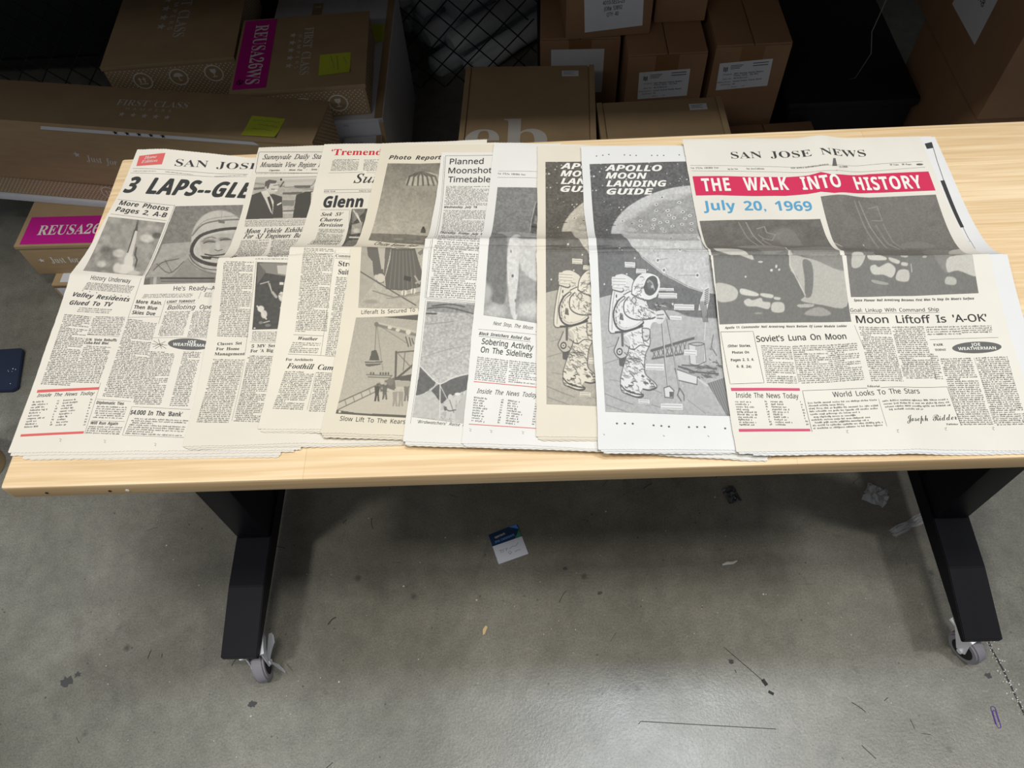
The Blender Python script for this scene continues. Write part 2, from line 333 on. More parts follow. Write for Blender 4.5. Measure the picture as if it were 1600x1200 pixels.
def halftone_material(name, tint):
    m = bpy.data.materials.new(name); m.use_nodes = True; nt = m.node_tree; b = nt.nodes['Principled BSDF']; b.inputs['Roughness'].default_value = .5; b.inputs['Specular IOR Level'].default_value = .5
    a = nt.nodes.new('ShaderNodeAttribute'); a.attribute_name = 'halftone'; x = nt.nodes.new('ShaderNodeMix'); x.data_type = 'RGBA'; x.blend_type = 'MULTIPLY'; x.inputs[0].default_value = 1; x.inputs[7].default_value = (*tint, 1)
    nt.links.new(a.outputs['Color'], x.inputs[6]); nt.links.new(x.outputs[2], b.inputs['Base Color']); return m
def picture(name, put, quad, corners, ops, cell, m, parent, lift, seed):
    c = np.array(quad, float) / 1000; A = np.array(corners, float); cell = cell / 1000
    n1 = max(2, int(np.hypot(*(c[1] - c[0])) / cell)); n2 = max(2, int(np.hypot(*(c[3] - c[0])) / cell))
    s, t = np.meshgrid(np.linspace(0, 1, n1 + 1), np.linspace(0, 1, n2 + 1), indexing='ij'); s = s.ravel()[:, None]; t = t.ravel()[:, None]
    q = (c[0] * (1 - s) + c[1] * s) * (1 - t) + (c[3] * (1 - s) + c[2] * s) * t; a = (A[0] * (1 - s) + A[1] * s) * (1 - t) + (A[3] * (1 - s) + A[2] * s) * t
    g = draw_picture(a[:, 0].copy(), a[:, 1].copy(), ops, seed); V = put(q[:, 0], q[:, 1], lift)
    i, j = np.meshgrid(np.arange(n1), np.arange(n2), indexing='ij'); i = i.ravel(); j = j.ravel(); k = n2 + 1
    F = np.stack([i * k + j, (i + 1) * k + j, (i + 1) * k + j + 1, i * k + j + 1], 1)[:, ::-1]
    me = bpy.data.meshes.new(name); nv = len(V); nf = len(F)
    me.vertices.add(nv); me.vertices.foreach_set('co', V.ravel()); me.loops.add(nf * 4); me.loops.foreach_set('vertex_index', F.ravel().astype(np.int32))
    me.polygons.add(nf); me.polygons.foreach_set('loop_start', np.arange(nf, dtype=np.int32) * 4); me.update(calc_edges=True); me.validate()
    at = me.attributes.new('halftone', 'FLOAT_COLOR', 'POINT'); g = 34 + g * .87; l = ((g / 255 + .055) / 1.055) ** 2.4
    at.data.foreach_set('color', np.stack([l, l, l, np.ones(nv)], 1).ravel()); me.materials.append(m)
    me.polygons.foreach_set('use_smooth', [True] * nf)
    o = bpy.data.objects.new('printed_picture', me); COL.objects.link(o); o.parent = parent; return o

# ---- how the nine newspapers lie on each other: a stacked height field over the table top
GX0, GY0, GST, GNX, GNY = -0.06, -0.06, 0.004, 460, 200
TOP = 0.86
PW = 0.388
#        corner x, y (bottom left), length, turn (deg), fold height, fold place (share of length)
SHEETS = [(-0.004, 0.049, 0.569, 0.0, 0.01, 0.5225),
          (0.2292, 0.0499, 0.5699, -0.51, 0.034, 0.5128),
          (0.3243, 0.0711, 0.5462, -2.48, 0.034, 0.5213),
          (0.4088, 0.061, 0.55, -3.92, 0.035, 0.524),
          (0.5167, 0.0426, 0.5398, -3.37, 0.035, 0.5869),
          (0.5922, 0.0376, 0.5613, -4.29, 0.035, 0.5395),
          (0.6874, 0.0419, 0.5418, -1.96, 0.036, 0.5222),
          (0.765, 0.0211, 0.554, -1.1, 0.037, 0.5281),
          (0.9342, 0.0147, 0.5714, -0.83, 0.04, 0.4957)]
NGX, NGY = np.meshgrid(GX0 + GST * np.arange(GNX), GY0 + GST * np.arange(GNY), indexing='ij')

def grid_at(G, x, y):
    a = np.clip((np.asarray(x) - GX0) / GST, 0, GNX - 1.001); b = np.clip((np.asarray(y) - GY0) / GST, 0, GNY - 1.001)
    i = a.astype(int); j = b.astype(int); p = a - i; q = b - j
    return (G[i, j] * (1 - p) + G[i + 1, j] * p) * (1 - q) + (G[i, j + 1] * (1 - p) + G[i + 1, j + 1] * p) * q

def skew(k, v):                                                # the top half of the first sheet was folded back askew
    if k: return 0.0 * v, 0.0 * v
    return 0.128 * np.maximum(v - 0.301, 0), -0.02 - 0.095 * np.clip((v - 0.10) / 0.20, 0, 1)

def sheet_xy(k, u, v):
    x0, y0, L, a = SHEETS[k][:4]; a = math.radians(a); ca, sa = math.cos(a), math.sin(a)
    sx, sy = skew(k, v); p = u + sx; w = v + u * sy
    return x0 + p * ca - w * sa, y0 + p * sa + w * ca

def sheet_uv(k, x, y):
    x0, y0, L, a = SHEETS[k][:4]; a = math.radians(a); ca, sa = math.cos(a), math.sin(a)
    p = (x - x0) * ca + (y - y0) * sa; w = -(x - x0) * sa + (y - y0) * ca; u, v = p, w
    for _ in range(6 if k == 0 else 0):
        sx, sy = skew(k, v); u = p - sx; v = w - u * sy
    return u, v

def fold_profile(k, u, v):
    L, _, h, s = SHEETS[k][2:6]
    d = v - s * L
    up = 0.55 * np.exp(-np.maximum(d, 0) / 0.022) + 0.45 * np.clip(1 - np.maximum(d, 0) / 0.16, 0, 1) ** 2.2
    lo = np.clip(1 - np.maximum(-d, 0) / 0.24, 0, 1) ** 1.5
    z = h * np.where(d > 0, up, lo)
    z = z - 0.10 * np.maximum(0, 0.004 - np.abs(d))            # the crease is a little rounded
    z = z + 0.0009 * (np.sin(9 * u + 3 * k) * np.sin(13 * v + k) + 0.6 * np.sin(23 * u + 17 * v + 2 * k))
    if k == 8:                                                 # a standing wrinkle through the masthead
        z = z + 0.006 * np.exp(-((u - 0.222) / 0.026) ** 2) * np.clip((v - 0.30) / 0.12, 0, 1)
        z = z + 0.003 * np.exp(-((u - 0.215) / 0.02) ** 2) * np.clip((0.2 - v) / 0.15, 0, 1)
    if k == 0:                                                 # first sheet lifts at its top left corner
        z = z + 0.012 * np.clip((v - 0.50) / 0.07, 0, 1) ** 2 * np.clip(1 - np.abs(u - .05) / 0.15, 0, 1)
        z = z + 0.004 * np.sin(u * 16 + 1) * np.exp(-((v - 0.54) / 0.04) ** 2)
    return z

def box_max(A, r):
    for ax in (0, 1):
        B = A.copy()
        for s in range(1, r + 1):
            B = np.maximum(B, np.roll(A, s, ax)); B = np.maximum(B, np.roll(A, -s, ax))
        A = B
    return A

def box_mean(A, r):
    for ax in (0, 1):
        A = sum(np.roll(A, s, ax) for s in range(-r, r + 1)) / (2 * r + 1)
    return A

STACKS, UNDER = [], []
def build_stack():
    S = np.full((GNX, GNY), TOP + 0.0028); H = np.full((GNX, GNY), TOP + 0.0006)
    for k, sh in enumerate(SHEETS):
        Sk = box_mean(box_max(S, 5), 4); STACKS.append(Sk.copy()); UNDER.append(H.copy())
        u, v = sheet_uv(k, NGX, NGY)
        inside = (u > -0.008) & (u < PW + 0.012) & (v > -0.012) & (v < sh[2] + 0.006)
        z = np.maximum(Sk + fold_profile(k, u, v), H + 0.0020)
        H = np.where(inside, z, H); S = np.where(inside, Sk + 0.0024, S)

def sheet_z(k, u, v, lift=0.0):
    x, y = sheet_xy(k, u, v)
    z = np.maximum(grid_at(STACKS[k], x, y) + fold_profile(k, u, v), grid_at(UNDER[k], x, y) + 0.0020)
    return x, y, z + lift

build_stack()

# ---- what is printed on each page, in millimetres from its bottom left corner
PRINT = [
 [('Q',[(8.4,554.4),(53.1,560.4),(53.1,538.1),(10,533.2)],'red_pale'),
  ('T','Home','ri',19.9,547.1,40.9,550,5.5,'white'),
  ('T','Edition','ri',17.1,538.9,44.3,542.2,5.4,'white'),
  ('T','SAN JOSE NEWS','r',75,536.7,312.6,548.7,13.8,'ink'),
  ('L',[(5.2,528.3),(69.9,528.3),(137.2,528.5),(201.2,530.7)],0.35,'ink'),
  ('L',[(4.9,518.9),(72.4,519.9),(139.5,521.2),(200.6,525.1)],0.3,'ink'),
  ('B',(7.8,523.8),(48.1,525.4),(8.2,521.5),2,0,1),
  ('B',(62.8,525.5),(111.8,523.5),(63.1,523.1),2,0,1),
  ('B',(146.6,523.6),(199.1,530),(147,520.9),2,0,1),
  ('T','3 LAPS--GLE','cbi',5.8,477.3,218.7,477.3,34,'ink'),
  ('L',[(4.3,461.1),(102.9,453.7)],0.35,'ink'),
  ('L',[(5.3,428.9),(100.9,420.7)],0.35,'ink'),
  ('L',[(102.3,455.2),(105,420.4)],0.3,'ink'),
  ('T','More Photos','sb',10.4,449.6,95,441.8,9.5,'ink'),
  ('T','Pages 2, A-B','sb',10.1,435.4,96.9,427.4,9.8,'ink'),
  ('L',[(104.4,418.9),(112.9,301.5)],0.3,'ink'),
  ('L',[(106.6,419),(116.2,301.2)],0.3,'ink'),
  ('T','History Underway','s',33.5,288.1,96.5,284.9,8.1,'ink'),
  ('B',(31.1,283.6),(106,279.8),(26.5,269.3),2.4,0.1,1),
  ('S',[(27,267.6),(38.3,266.2),(49.4,264.7)],1.1),
  ('S',[(77.4,262),(88.3,260.8),(99.3,260)],1.1),
  ('T',"He's Ready--And Waiting",'s',165.3,274.5,278,283.8,8.6,'ink'),
  ('B',(123.3,265.6),(197.7,271.2),(120.3,256.9),2.4,0.1,1),
  ('B',(214,274.2),(224.9,274.3),(213.4,264.6),2.4,0,1),
  ('L',[(207.5,274.8),(205.5,260.9)],0.25,'ink'),
  ('T','Valley Residents','sbi',14.1,256.7,103,250.2,7.6,'ink'),
  ('T','Glued To TV','sbi',12.9,241.6,79.2,240.6,7.5,'ink'),
  ('B',(30.5,237.7),(81,235.9),(28.2,228.5),2.6,0.3,1),
  ('L',[(111.8,295.9),(107.9,219.6)],0.25,'ink'),
  ('T','More Rain,','sb',113.8,247.4,152.9,246.5,6.6,'ink'),
  ('T','Then Blue','sb',112.6,237.5,147.7,236.2,6.6,'ink'),
  ('T','Skies Due','sb',112.1,227.4,146.9,225.9,6.5,'ink'),
  ('L',[(157.1,255.8),(155.4,210.4)],0.25,'ink'),
  ('L',[(107.5,221.2),(156.2,223.8)],0.25,'ink'),
  ('T','LIGHT TURNOUT','sbi',159.9,249.8,202,253.7,4.7,'ink'),
  ('L',[(160.4,247.7),(202.9,251.6)],0.3,'ink'),
  ('T','Balloting Opened','si',163,237.6,246.6,243.5,8.1,'ink'),
  ('B',(161.5,233.7),(199.1,236.6),(158.9,186.9),2.9,0.12,1),
  ('B',(202.5,237.4),(230.7,238.8),(202.4,186),2.9,0.12,1),
  ('B',(10.9,225),(53,221.8),(11.2,104.9),2.9,0.12,1),
  ('B',(56.4,222.5),(104.8,222.5),(54.4,188.5),2.9,0.12,1),
  ('B',(55.5,171),(97.1,168.5),(52.2,107.6),2.9,0.12,1),
  ('T','U.N. Vote Rebuffs','sb',54.7,178.8,100.4,177.8,4.5,'ink'),
  ('T','Cuba-Red Bloc','sb',53.7,173.2,89.9,172.4,4.5,'ink'),
  ('L',[(54.1,189.4),(102.3,186.7)],0.25,'ink'),
  ('B',(108,219.1),(154.5,214.8),(103.3,84.2),2.9,0.12,1),
  ('B',(151.4,160.8),(191.1,159.4),(148.7,70.9),2.9,0.12,1),
  ('B',(202.3,160.8),(227.7,159.5),(200.2,67.4),2.9,0.12,1),
  ('L',[(152.4,184.7),(239.3,186.3)],0.25,'ink'),
  ('O',(208,173.6),(239.2,172.9),(205,184.2),'grey_ink'),
  ('T','JOE','sb',204.4,174.7,217,174.9,5.3,'white'),
  ('T','WEATHERMAN','sb',184.3,170.4,235.5,168,5.4,'white'),
  ('L',[(154.6,179.5),(176.1,165.1)],0.5,'ink'),
  ('L',[(155.8,168),(172.4,178.1)],0.5,'ink'),
  ('L',[(161,182.5),(169.1,165.1)],0.5,'ink'),
  ('L',[(153.4,173.7),(176,171.5)],0.5,'ink'),
  ('L',[(159.8,165.1),(169.7,173.8)],0.5,'ink'),
  ('Q',[(9.5,96.4),(94.8,99.5),(94.7,95.6),(9.5,92)],'red_pale'),
  ('Q',[(8.6,27.7),(93,30.9),(93.4,27.5),(8.7,24.2)],'red_pale'),
  ('T','Inside The News Today','si',11.7,84.9,91.4,87.4,5.3,'ink'),
  ('B',(8.6,79.2),(32.9,80.2),(9.7,36.2),4,0,0.8),
  ('B',(42.6,80.5),(46.5,80.8),(43.9,39.2),4,0,0.8),
  ('B',(50.9,81.1),(72.7,82.6),(51.8,38.3),4,0,0.8),
  ('B',(88,81.9),(92.4,81.8),(89.8,38.5),4,0,0.8),
  ('L',[(95.1,107),(95.1,27.5)],0.25,'ink'),
  ('L',[(96.5,80.4),(145.3,75.9)],0.25,'ink'),
  ('T','Diplomatic Ties','sb',97.9,73,136,70.6,4.5,'ink'),
  ('B',(100.4,70.4),(142.8,68),(99.4,50.5),2.9,0.12,1),
  ('T','Will Run Again','sb',98.3,41.5,136,39.9,4.4,'ink'),
  ('B',(98.1,39.6),(144.2,37.1),(96.4,27),2.9,0.12,1),
  ('L',[(98.7,46.9),(144.3,45.1)],0.25,'ink'),
  ('L',[(229.9,61.8),(148.3,67.9),(146.3,24.6),(230.1,19.7)],0.3,'ink'),
  ('T',"$4,000 In The 'Bank'",'sb',148.5,56.1,220.2,51.1,6.9,'ink'),
  ('B',(153.7,51.1),(232.1,46),(149.3,25.7),3,0.2,1),
  ('L',[(63.2,20.3),(66.1,19.3),(64.8,16.4),(67.1,15.9)],0.35,'pencil'),
  ('L',[(123.6,17.7),(126.4,16.7),(125.1,13.9),(127.4,13.4)],0.35,'pencil'),
  ('L',[(192.3,12.1),(195.1,11.1),(193.7,8.3),(195.8,7.8)],0.35,'pencil')],
 [('L',[(142.6,550.6),(3,557.4),(5.6,508.1),(148.9,498.4)],0.5,'ink'),
  ('T','Sunnyvale Daily Standard','ri',11.9,538.9,140,533.6,11.5,'ink'),
  ('T','Mountain View Register Leader','ri',10.5,520.7,135.8,514.1,11.3,'ink'),
  ('T','Cupertino','ri',27.9,510.4,45.8,509.5,3.5,'ink'),
  ('T','Monte Vista','ri',60.7,509.5,83.3,508.2,3.5,'ink'),
  ('T','Santa Clara','ri',98.2,508.7,119.9,507.5,3.5,'ink'),
  ('S',[(53.7,511.2),(91,510.2)],0.8),
  ('B',(7.2,506.3),(113.1,502),(7.2,503.8),1.9,0,1),
  ('B',(9.6,397.8),(110.9,397),(11.5,382.2),2,0,1),
  ('T','Moon Vehicle Exhibit','rbi',15.3,366.9,107.1,366.9,10.7,'ink'),
  ('T','For SJ Engineers Banquet','rbi',15.5,354.5,127,352.6,11,'ink'),
  ('B',(14.4,350.7),(58.8,350),(16.7,296),2.7,0.12,1),
  ('B',(61.4,349.9),(106.4,349.2),(70.4,290),2.7,0.12,1),
  ('T','MV','rbi',17.2,291.2,25.4,291.6,10.4,'ink'),
  ('B',(55.7,288.7),(111.9,286.8),(55.7,286.5),2.2,0,1),
  ('B',(9,286.6),(53.9,283.5),(15,166.5),2.75,0.12,1),
  ('L',[(57,284.5),(58.2,136.5)],0.25,'ink'),
  ('B',(64.5,173.4),(109.9,170.7),(65.1,157.9),2.3,0,1),
  ('T','Classes Set','rb',17,153,51.7,153.1,4.4,'ink'),
  ('T','For Home','rb',16.4,145.4,49.2,144.6,4.4,'ink'),
  ('T','Management','rb',15.3,137.6,57.7,136.5,4.4,'ink'),
  ('T','5 MV Services','rb',66,147.6,115.5,147.4,4.7,'ink'),
  ('T',"For 'A Big Stick'",'rb',65.4,140.4,116.3,139.9,4.7,'ink'),
  ('L',[(62.7,156.7),(106.6,154.1)],0.25,'ink'),
  ('B',(15.1,132.3),(58.6,130.1),(9.9,34.6),2.75,0.12,1),
  ('B',(62.8,136.3),(103.8,133.7),(59.7,34.5),2.75,0.12,1),
  ('L',[(59.1,130.3),(57,36)],0.2,'ink')],
 [('T','‘Tremendous’','rb',14.7,518.2,137.2,516.1,14.4,'red'),
  ('B',(20.4,508.6),(65.7,507.2),(20.9,480.8),2.7,0.12,1),
  ('B',(73.3,506.6),(105,506.3),(75.4,478.4),2.7,0.12,1),
  ('L',[(17.9,476.5),(112.5,474.2)],0.3,'ink'),
  ('T','Sunnyvale','ri',62.6,451.8,180.4,451.1,19.5,'ink'),
  ('L',[(16.6,437.8),(113.4,436.4)],0.4,'ink'),
  ('L',[(17.3,431.2),(114.2,429.9)],0.3,'ink'),
  ('T','65TH YEAR','r',17.4,433,35.8,432.7,2.8,'ink'),
  ('T','TWELVE PAGES','r',74.2,431.8,97.8,431.5,2.8,'ink'),
  ('T','Glenn','cb',20.5,398.2,84.8,397.4,25,'ink'),
  ('L',[(18.9,392.4),(65.4,391.2),(73.5,330.8),(74,292.6)],0.35,'ink'),
  ('T','Seek SV','rbi',21.5,378.2,57.2,377.7,8,'ink'),
  ('T','Charter','rbi',22.5,365.5,57.7,364.6,8.1,'ink'),
  ('T','Revision','rbi',22.9,353.1,60.6,352,8.4,'ink'),
  ('B',(24.9,347.8),(66.2,346.1),(25.8,305.8),2.6,0.12,1),
  ('B',(22.6,316.9),(67.5,315),(18.8,301),2.6,0.12,1),
  ('L',[(67.8,392.8),(73.1,344.9),(75.3,292.6)],0.3,'ink'),
  ('B',(20.9,283.6),(66.2,281.6),(26.1,147.3),2.75,0.12,1),
  ('L',[(67.6,279.8),(66.5,111.3)],0.25,'ink'),
  ('L',[(24.1,143.1),(66.5,141.4)],0.3,'ink'),
  ('T','Community','r',69.7,266.1,101.9,266.2,4.6,'ink'),
  ('L',[(69.9,264),(106.1,263.9)],0.25,'ink'),
  ('T','Street','rb',75,252.1,103.2,252,8,'ink'),
  ('T','Suit Due','rb',76.1,239.1,111,238.7,8,'ink'),
  ('B',(74.5,235),(104.8,235),(72.7,111.6),2.75,0.12,1),
  ('T','Weather','rbi',31.6,135.1,59.2,134.3,5,'ink'),
  ('B',(25.2,132),(65.2,131),(21.2,115.4),2.6,0.12,1),
  ('L',[(20.7,113.5),(96.5,110.1)],0.3,'ink'),
  ('T','For Architects','rb',18.8,103.5,56.6,103,3.8,'ink'),
  ('T','Foothill Campus','rbi',21.9,92,103,88.7,7.6,'ink'),
  ('B',(20.7,88.2),(62.3,86.6),(13.5,29.9),2.75,0.12,1),
  ('B',(64.1,86.6),(99.6,85.6),(63.2,25.8),2.75,0.12,1),
  ('L',[(63,85.2),(60.3,28.6)],0.2,'ink')],
 [('T','Photo Report','sbi',16.8,511,103.6,515.2,9.5,'ink'),
  ('T','Chute Eases Fall','si',26.9,306.5,93.3,293.5,10.7,'ink'),
  ('T','Liferaft Is Secured To His Capsule','s',27,182.2,146.8,192.3,6,'ink'),
  ('T','Slow Lift To The Kearsarge','s',21.9,18.4,124.6,16.6,6.7,'ink')],
 [('L',[(139.2,532.7),(6.6,531.5),(11.2,429.1),(13.8,323.3)],0.45,'ink'),
  ('L',[(4.3,529.1),(9,429.1),(10.6,328.4)],0.25,'ink'),
  ('T','Planned','m',14.8,511.4,70.1,512.3,12.9,'ink'),
  ('T','Moonshot','m',14.3,490.4,84.6,491.2,12.7,'ink'),
  ('T','Timetable','m',15.6,470,83.6,470.5,12.5,'ink'),
  ('B',(14.4,461.8),(99.8,461.9),(15,416.7),3,0.2,1),
  ('T','Wednesday, July 16','sbi',15.5,409.9,66.8,410.7,5.1,'ink'),
  ('B',(15.5,406.1),(99.2,405.5),(18,349.9),3,0.2,1),
  ('T','Thursday, Friday, July 17-18','sbi',16.6,344.2,91.5,337.9,7.3,'ink'),
  ('B',(15.7,339),(99,334),(17.7,314.2),3,0.2,1),
  ('B',(15.2,313.4),(100.2,308.5),(14.3,220.4),3.3,0.15,1),
  ('L',[(11.1,316.4),(9.5,220.4)],0.45,'ink'),
  ('L',[(8.5,319.3),(7.6,219.1)],0.25,'ink'),
  ('L',[(8.8,220.4),(104.9,211.6)],0.3,'ink'),
  ('L',[(9,218.2),(105,208.8)],0.3,'ink'),
  ('L',[(9.1,216.3),(6.9,27.3)],0.25,'ink'),
  ('T',"'Birdwatchers' Raise Flag Over Base",'si',15.7,28.6,118.2,23,4.2,'ink')],
 [('L',[(11.8,494.1),(153.1,493)],0.3,'ink'),
  ('L',[(11.7,479.8),(153.3,478.1)],0.3,'ink'),
  ('T','Vol. 172,No. 138,86th Year','r',11.3,486.7,56.1,484.2,3.4,'ink'),
  ('T','Next Stop, The Moon','si',27.7,177.8,82.7,172.5,5.5,'ink'),
  ('B',(86.6,170.8),(95.3,170.2),(86.7,168.6),1.6,0,1),
  ('L',[(8.1,170.7),(120.2,163)],0.25,'ink'),
  ('T','Black Stretchers Rolled Out','sbi',9.3,162.2,80.1,156,4.6,'ink'),
  ('L',[(9.4,160.2),(80.6,153.8)],0.3,'ink'),
  ('T','Sobering Activity','m',13.9,148.5,84.1,141.4,8.5,'ink'),
  ('T','On The Sidelines','m',13.4,136,83.2,129.5,8.4,'ink'),
  ('B',(10.4,129.6),(52.6,125.4),(8.5,94.4),2.9,0.1,1),
  ('B',(53.7,125.5),(97.2,122.3),(54,91.7),2.9,0.1,1),
  ('L',[(7.7,92),(122.5,83.9)],0.9,'red_pale'),
  ('T','Inside The News Today','si',12.9,75.1,93.5,70.7,6.8,'ink'),
  ('B',(10.2,70.2),(30.8,68.2),(9.9,32.2),3.7,0,0.85),
  ('B',(46.6,67.8),(51.4,67.1),(43.8,30.2),3.7,0,0.85),
  ('B',(55.2,66.9),(75.8,64.5),(54.3,29.9),3.7,0,0.85),
  ('B',(91,63.2),(96,62.7),(88.1,29.4),3.7,0,0.85),
  ('L',[(6.8,28.6),(119.7,24.1)],0.9,'red_pale'),
  ('L',[(8,22),(10.8,21.1),(8.8,18.8),(11,18.1)],0.4,'pencil'),
  ('L',[(35,20.8),(37.7,19.9),(35.8,17.7),(38,17)],0.4,'pencil'),
  ('L',[(75.8,20.3),(78.4,19.3),(76.5,17.1),(78.5,16.5)],0.4,'pencil')],
 [('T','APOLLO','wbi',36.5,485.7,127.2,484.2,13.7,'white'),
  ('T','MOON','wbi',36.1,468.6,102,467.6,13.4,'white'),
  ('T','LANDING','wbi',36.6,450.9,131.4,450.5,13.3,'white'),
  ('T','GUIDE','wbi',36.1,433.5,109.3,433.8,13.2,'white')],
 [('T','APOLLO','wbi',36.5,496,127.2,494.5,13.7,'white'),
  ('T','MOON','wbi',36.1,478.7,102,477.7,13.4,'white'),
  ('T','LANDING','wbi',36.6,460.8,131.4,460.4,13.3,'white'),
  ('T','GUIDE','wbi',36.1,443.2,109.3,443.6,13.2,'white'),
  ('S',[(24.9,530.7),(35.1,532.4),(44.9,534.1),(69.9,533),(79.1,532.1),(88.7,531.6),(113.6,531.1),(122.8,530.9),(132.9,530.8),(158.1,532.3)],1.6),
  ('S',[(24.7,36.5),(34.8,36.5),(44.7,36.3),(71,34.3),(80.8,33.6),(90.4,32.6),(115.6,32.1),(126,32.4),(135.6,32.3),(161.2,30.4)],1.9),
  ('L',[(6.3,21.4),(8.3,20.4),(7.3,19.3)],0.5,'pencil'),
  ('L',[(81.5,20),(83.5,19),(82.4,18)],0.5,'pencil'),
  ('L',[(137.5,20.1),(139.4,19),(138.4,18)],0.5,'pencil')],
 [('T','SAN JOSE NEWS','r',73.1,522.3,289.3,526.9,14.9,'ink'),
  ('L',[(5.1,508.8),(154.5,502.1),(236.2,500.4)],0.3,'ink'),
  ('L',[(233.2,503.1),(307.5,508.6),(373,511)],0.3,'ink'),
  ('L',[(6.2,496.5),(152.2,490.1),(233.4,488.6)],0.3,'ink'),
  ('L',[(230.2,490.2),(303.8,493.5),(373.2,497.7)],0.3,'ink'),
  ('T','Vol. 172,No. 138,86th Year','r',5.6,501,49.2,500.7,3.3,'ink'),
  ('T','San Jose News','r',63,496.9,79.2,496.9,3.3,'ink'),
  ('T','San Jose,California','r',92.8,497.5,120.5,496.8,3.3,'ink'),
  ('T','SAN JOSE,CALIFORNIA,MONDAY','r',163.3,498.2,222.3,500.7,3.3,'ink'),
  ('T','21,1969','r',238.3,497,253.1,500.2,3.6,'ink'),
  ('T','10 Cents','r',320.1,504.2,333.8,503.5,3.3,'ink'),
  ('T','38 Pages','r',338.7,503.8,353.8,503.5,3.3,'ink'),
  ('O',(366.2,504.2),(371.5,503.9),(366.8,506.2),'grey_ink'),
  ('Q',[(232.5,517.7),(236.3,517.9),(234.8,500.1),(226.7,499)],'grey_ink'),
  ('Q',[(6,484.1),(45.3,483.6),(39.3,441.7),(6.1,442)],'rose'),
  ('Q',[(45.3,483.6),(98.5,480.4),(91.7,438.8),(39.3,441.7)],'rose'),
  ('Q',[(98.5,480.4),(150.1,479),(142.4,438.2),(91.7,438.8)],'rose'),
  ('Q',[(150.1,479),(187,482.3),(178.9,442.1),(142.4,438.2)],'rose'),
  ('Q',[(187,482.3),(206.4,486.8),(197.9,445),(178.9,442.1)],'rose'),
  ('Q',[(206.4,486.8),(221.9,479.5),(216.8,439.3),(197.9,445)],'rose'),
  ('Q',[(221.9,479.5),(283.1,486.5),(273.2,445.6),(216.8,439.3)],'rose'),
  ('Q',[(283.1,486.5),(321,487.1),(314.3,445.9),(273.2,445.6)],'rose'),
  ('Q',[(321,487.1),(375.1,487.7),(374.2,446.3),(314.3,445.9)],'rose'),
  ('T','THE WALK INTO HISTORY','cw',17.9,450.1,357.5,451.5,28.3,'white'),
  ('T','July 20, 1969','sb',13.7,409.1,178.2,405.5,20.6,'blue'),
  ('T','Apollo 11 Commander Neil Armstrong Nears Bottom Of Lunar Module Ladder','sbi',8.3,174.2,172.7,177.1,3.1,'ink'),
  ('T',"Space Pioneer Neil Armstrong Becomes First Man To Step On Moon's Surface",'sbi',188.2,214.9,350.2,215.7,3.4,'ink'),
  ('T','Goal: Linkup With Command Ship','s',180.8,199.3,300.1,199.9,5.2,'ink'),
  ('L',[(180.5,197.5),(300.1,198)],0.3,'ink'),
  ('T',"Moon Liftoff Is 'A-OK'",'m',186.3,183,360.5,183.2,10.8,'ink'),
  ('L',[(2,169.9),(45.3,169.9),(50.2,96.3),(6.2,95.4),(2,169.9)],0.4,'ink'),
  ('T','(Other Stories,','sb',9.3,147.8,39.5,147.7,3.6,'ink'),
  ('T','Photos On','sb',14.1,138.4,36.1,138.4,3.5,'ink'),
  ('T','Pages 2, 3, 4,','sb',11.2,127.6,41.2,128,3.6,'ink'),
  ('T','6, 8, 24)','sb',17.5,118.7,36.4,117.8,3.5,'ink'),
  ('T',"Soviet's Luna On Moon",'m',48.3,154.6,168.7,159.6,8.5,'ink'),
  ('B',(53.3,150.3),(93.3,148.8),(54,95.5),2.8,0.12,1),
  ('B',(95.2,149.5),(139.4,151.3),(95.8,94),2.8,0.12,1),
  ('B',(141.3,151.3),(182.7,154.4),(140.9,96.5),2.8,0.12,1),
  ('L',[(94.6,148.3),(94.9,95.3)],0.2,'ink'),
  ('L',[(139.9,150),(139.7,96.5)],0.2,'ink'),
  ('L',[(182.6,179.7),(189.3,146.1)],0.25,'ink'),
  ('Q',[(6.2,89.9),(94.5,88.3),(94.6,84.7),(6.6,85.6)],'rose2'),
  ('Q',[(8.2,31.3),(97.2,30.6),(97.4,27.1),(8.2,27.3)],'rose2'),
  ('T','Inside The News Today','s',11.3,76.1,91.2,73.8,7,'ink'),
  ('B',(9.3,72.1),(35.7,70.8),(10.4,35.6),3.6,0,0.85),
  ('B',(47.1,71.5),(51.6,71.4),(48.4,35.5),3.6,0,0.85),
  ('B',(54.4,71.4),(78.4,70.4),(55.7,35),3.6,0,0.85),
  ('B',(92,71.1),(96.1,71),(94.3,35.2),3.6,0,0.85),
  ('L',[(181.9,88.3),(97.7,84.7),(99.2,26.3)],0.4,'ink'),
  ('L',[(199.2,88.6),(286.2,90.5),(288.5,34.8)],0.4,'ink'),
  ('T','Editorial','r',182.6,89.4,198.3,89.1,3,'ink'),
  ('T','World Looks To The Stars','s',135.9,75.6,248.7,80.9,7.3,'ink'),
  ('B',(101.8,69),(190.8,72.9),(101.9,28.9),3.7,0.25,1),
  ('B',(196.8,70.9),(283.8,74.7),(199.3,54.1),3.7,0.25,1),
  ('L',[(193,72.2),(193.8,32.8)],0.25,'ink'),
  ('T','Joseph Ridder','sc',220,39.5,286.3,43.6,8.7,'ink'),
  ('T','Publisher','r',270.7,35.7,285.1,35.7,2.5,'ink'),
  ('B',(188.3,178.3),(230.5,177.2),(189.6,97.7),2.8,0.12,1),
  ('B',(232.5,177.7),(275.8,179),(233,101.3),2.8,0.12,1),
  ('B',(277.6,178.4),(321.8,178),(278.2,164.6),2.8,0.12,1),
  ('B',(323.6,178),(365.2,177.9),(323.3,166.2),2.8,0.12,1),
  ('L',[(279.3,158.8),(368.6,159.3)],0.3,'ink'),
  ('B',(275.1,139.1),(285.2,138.8),(274.2,101),2.8,0.12,1),
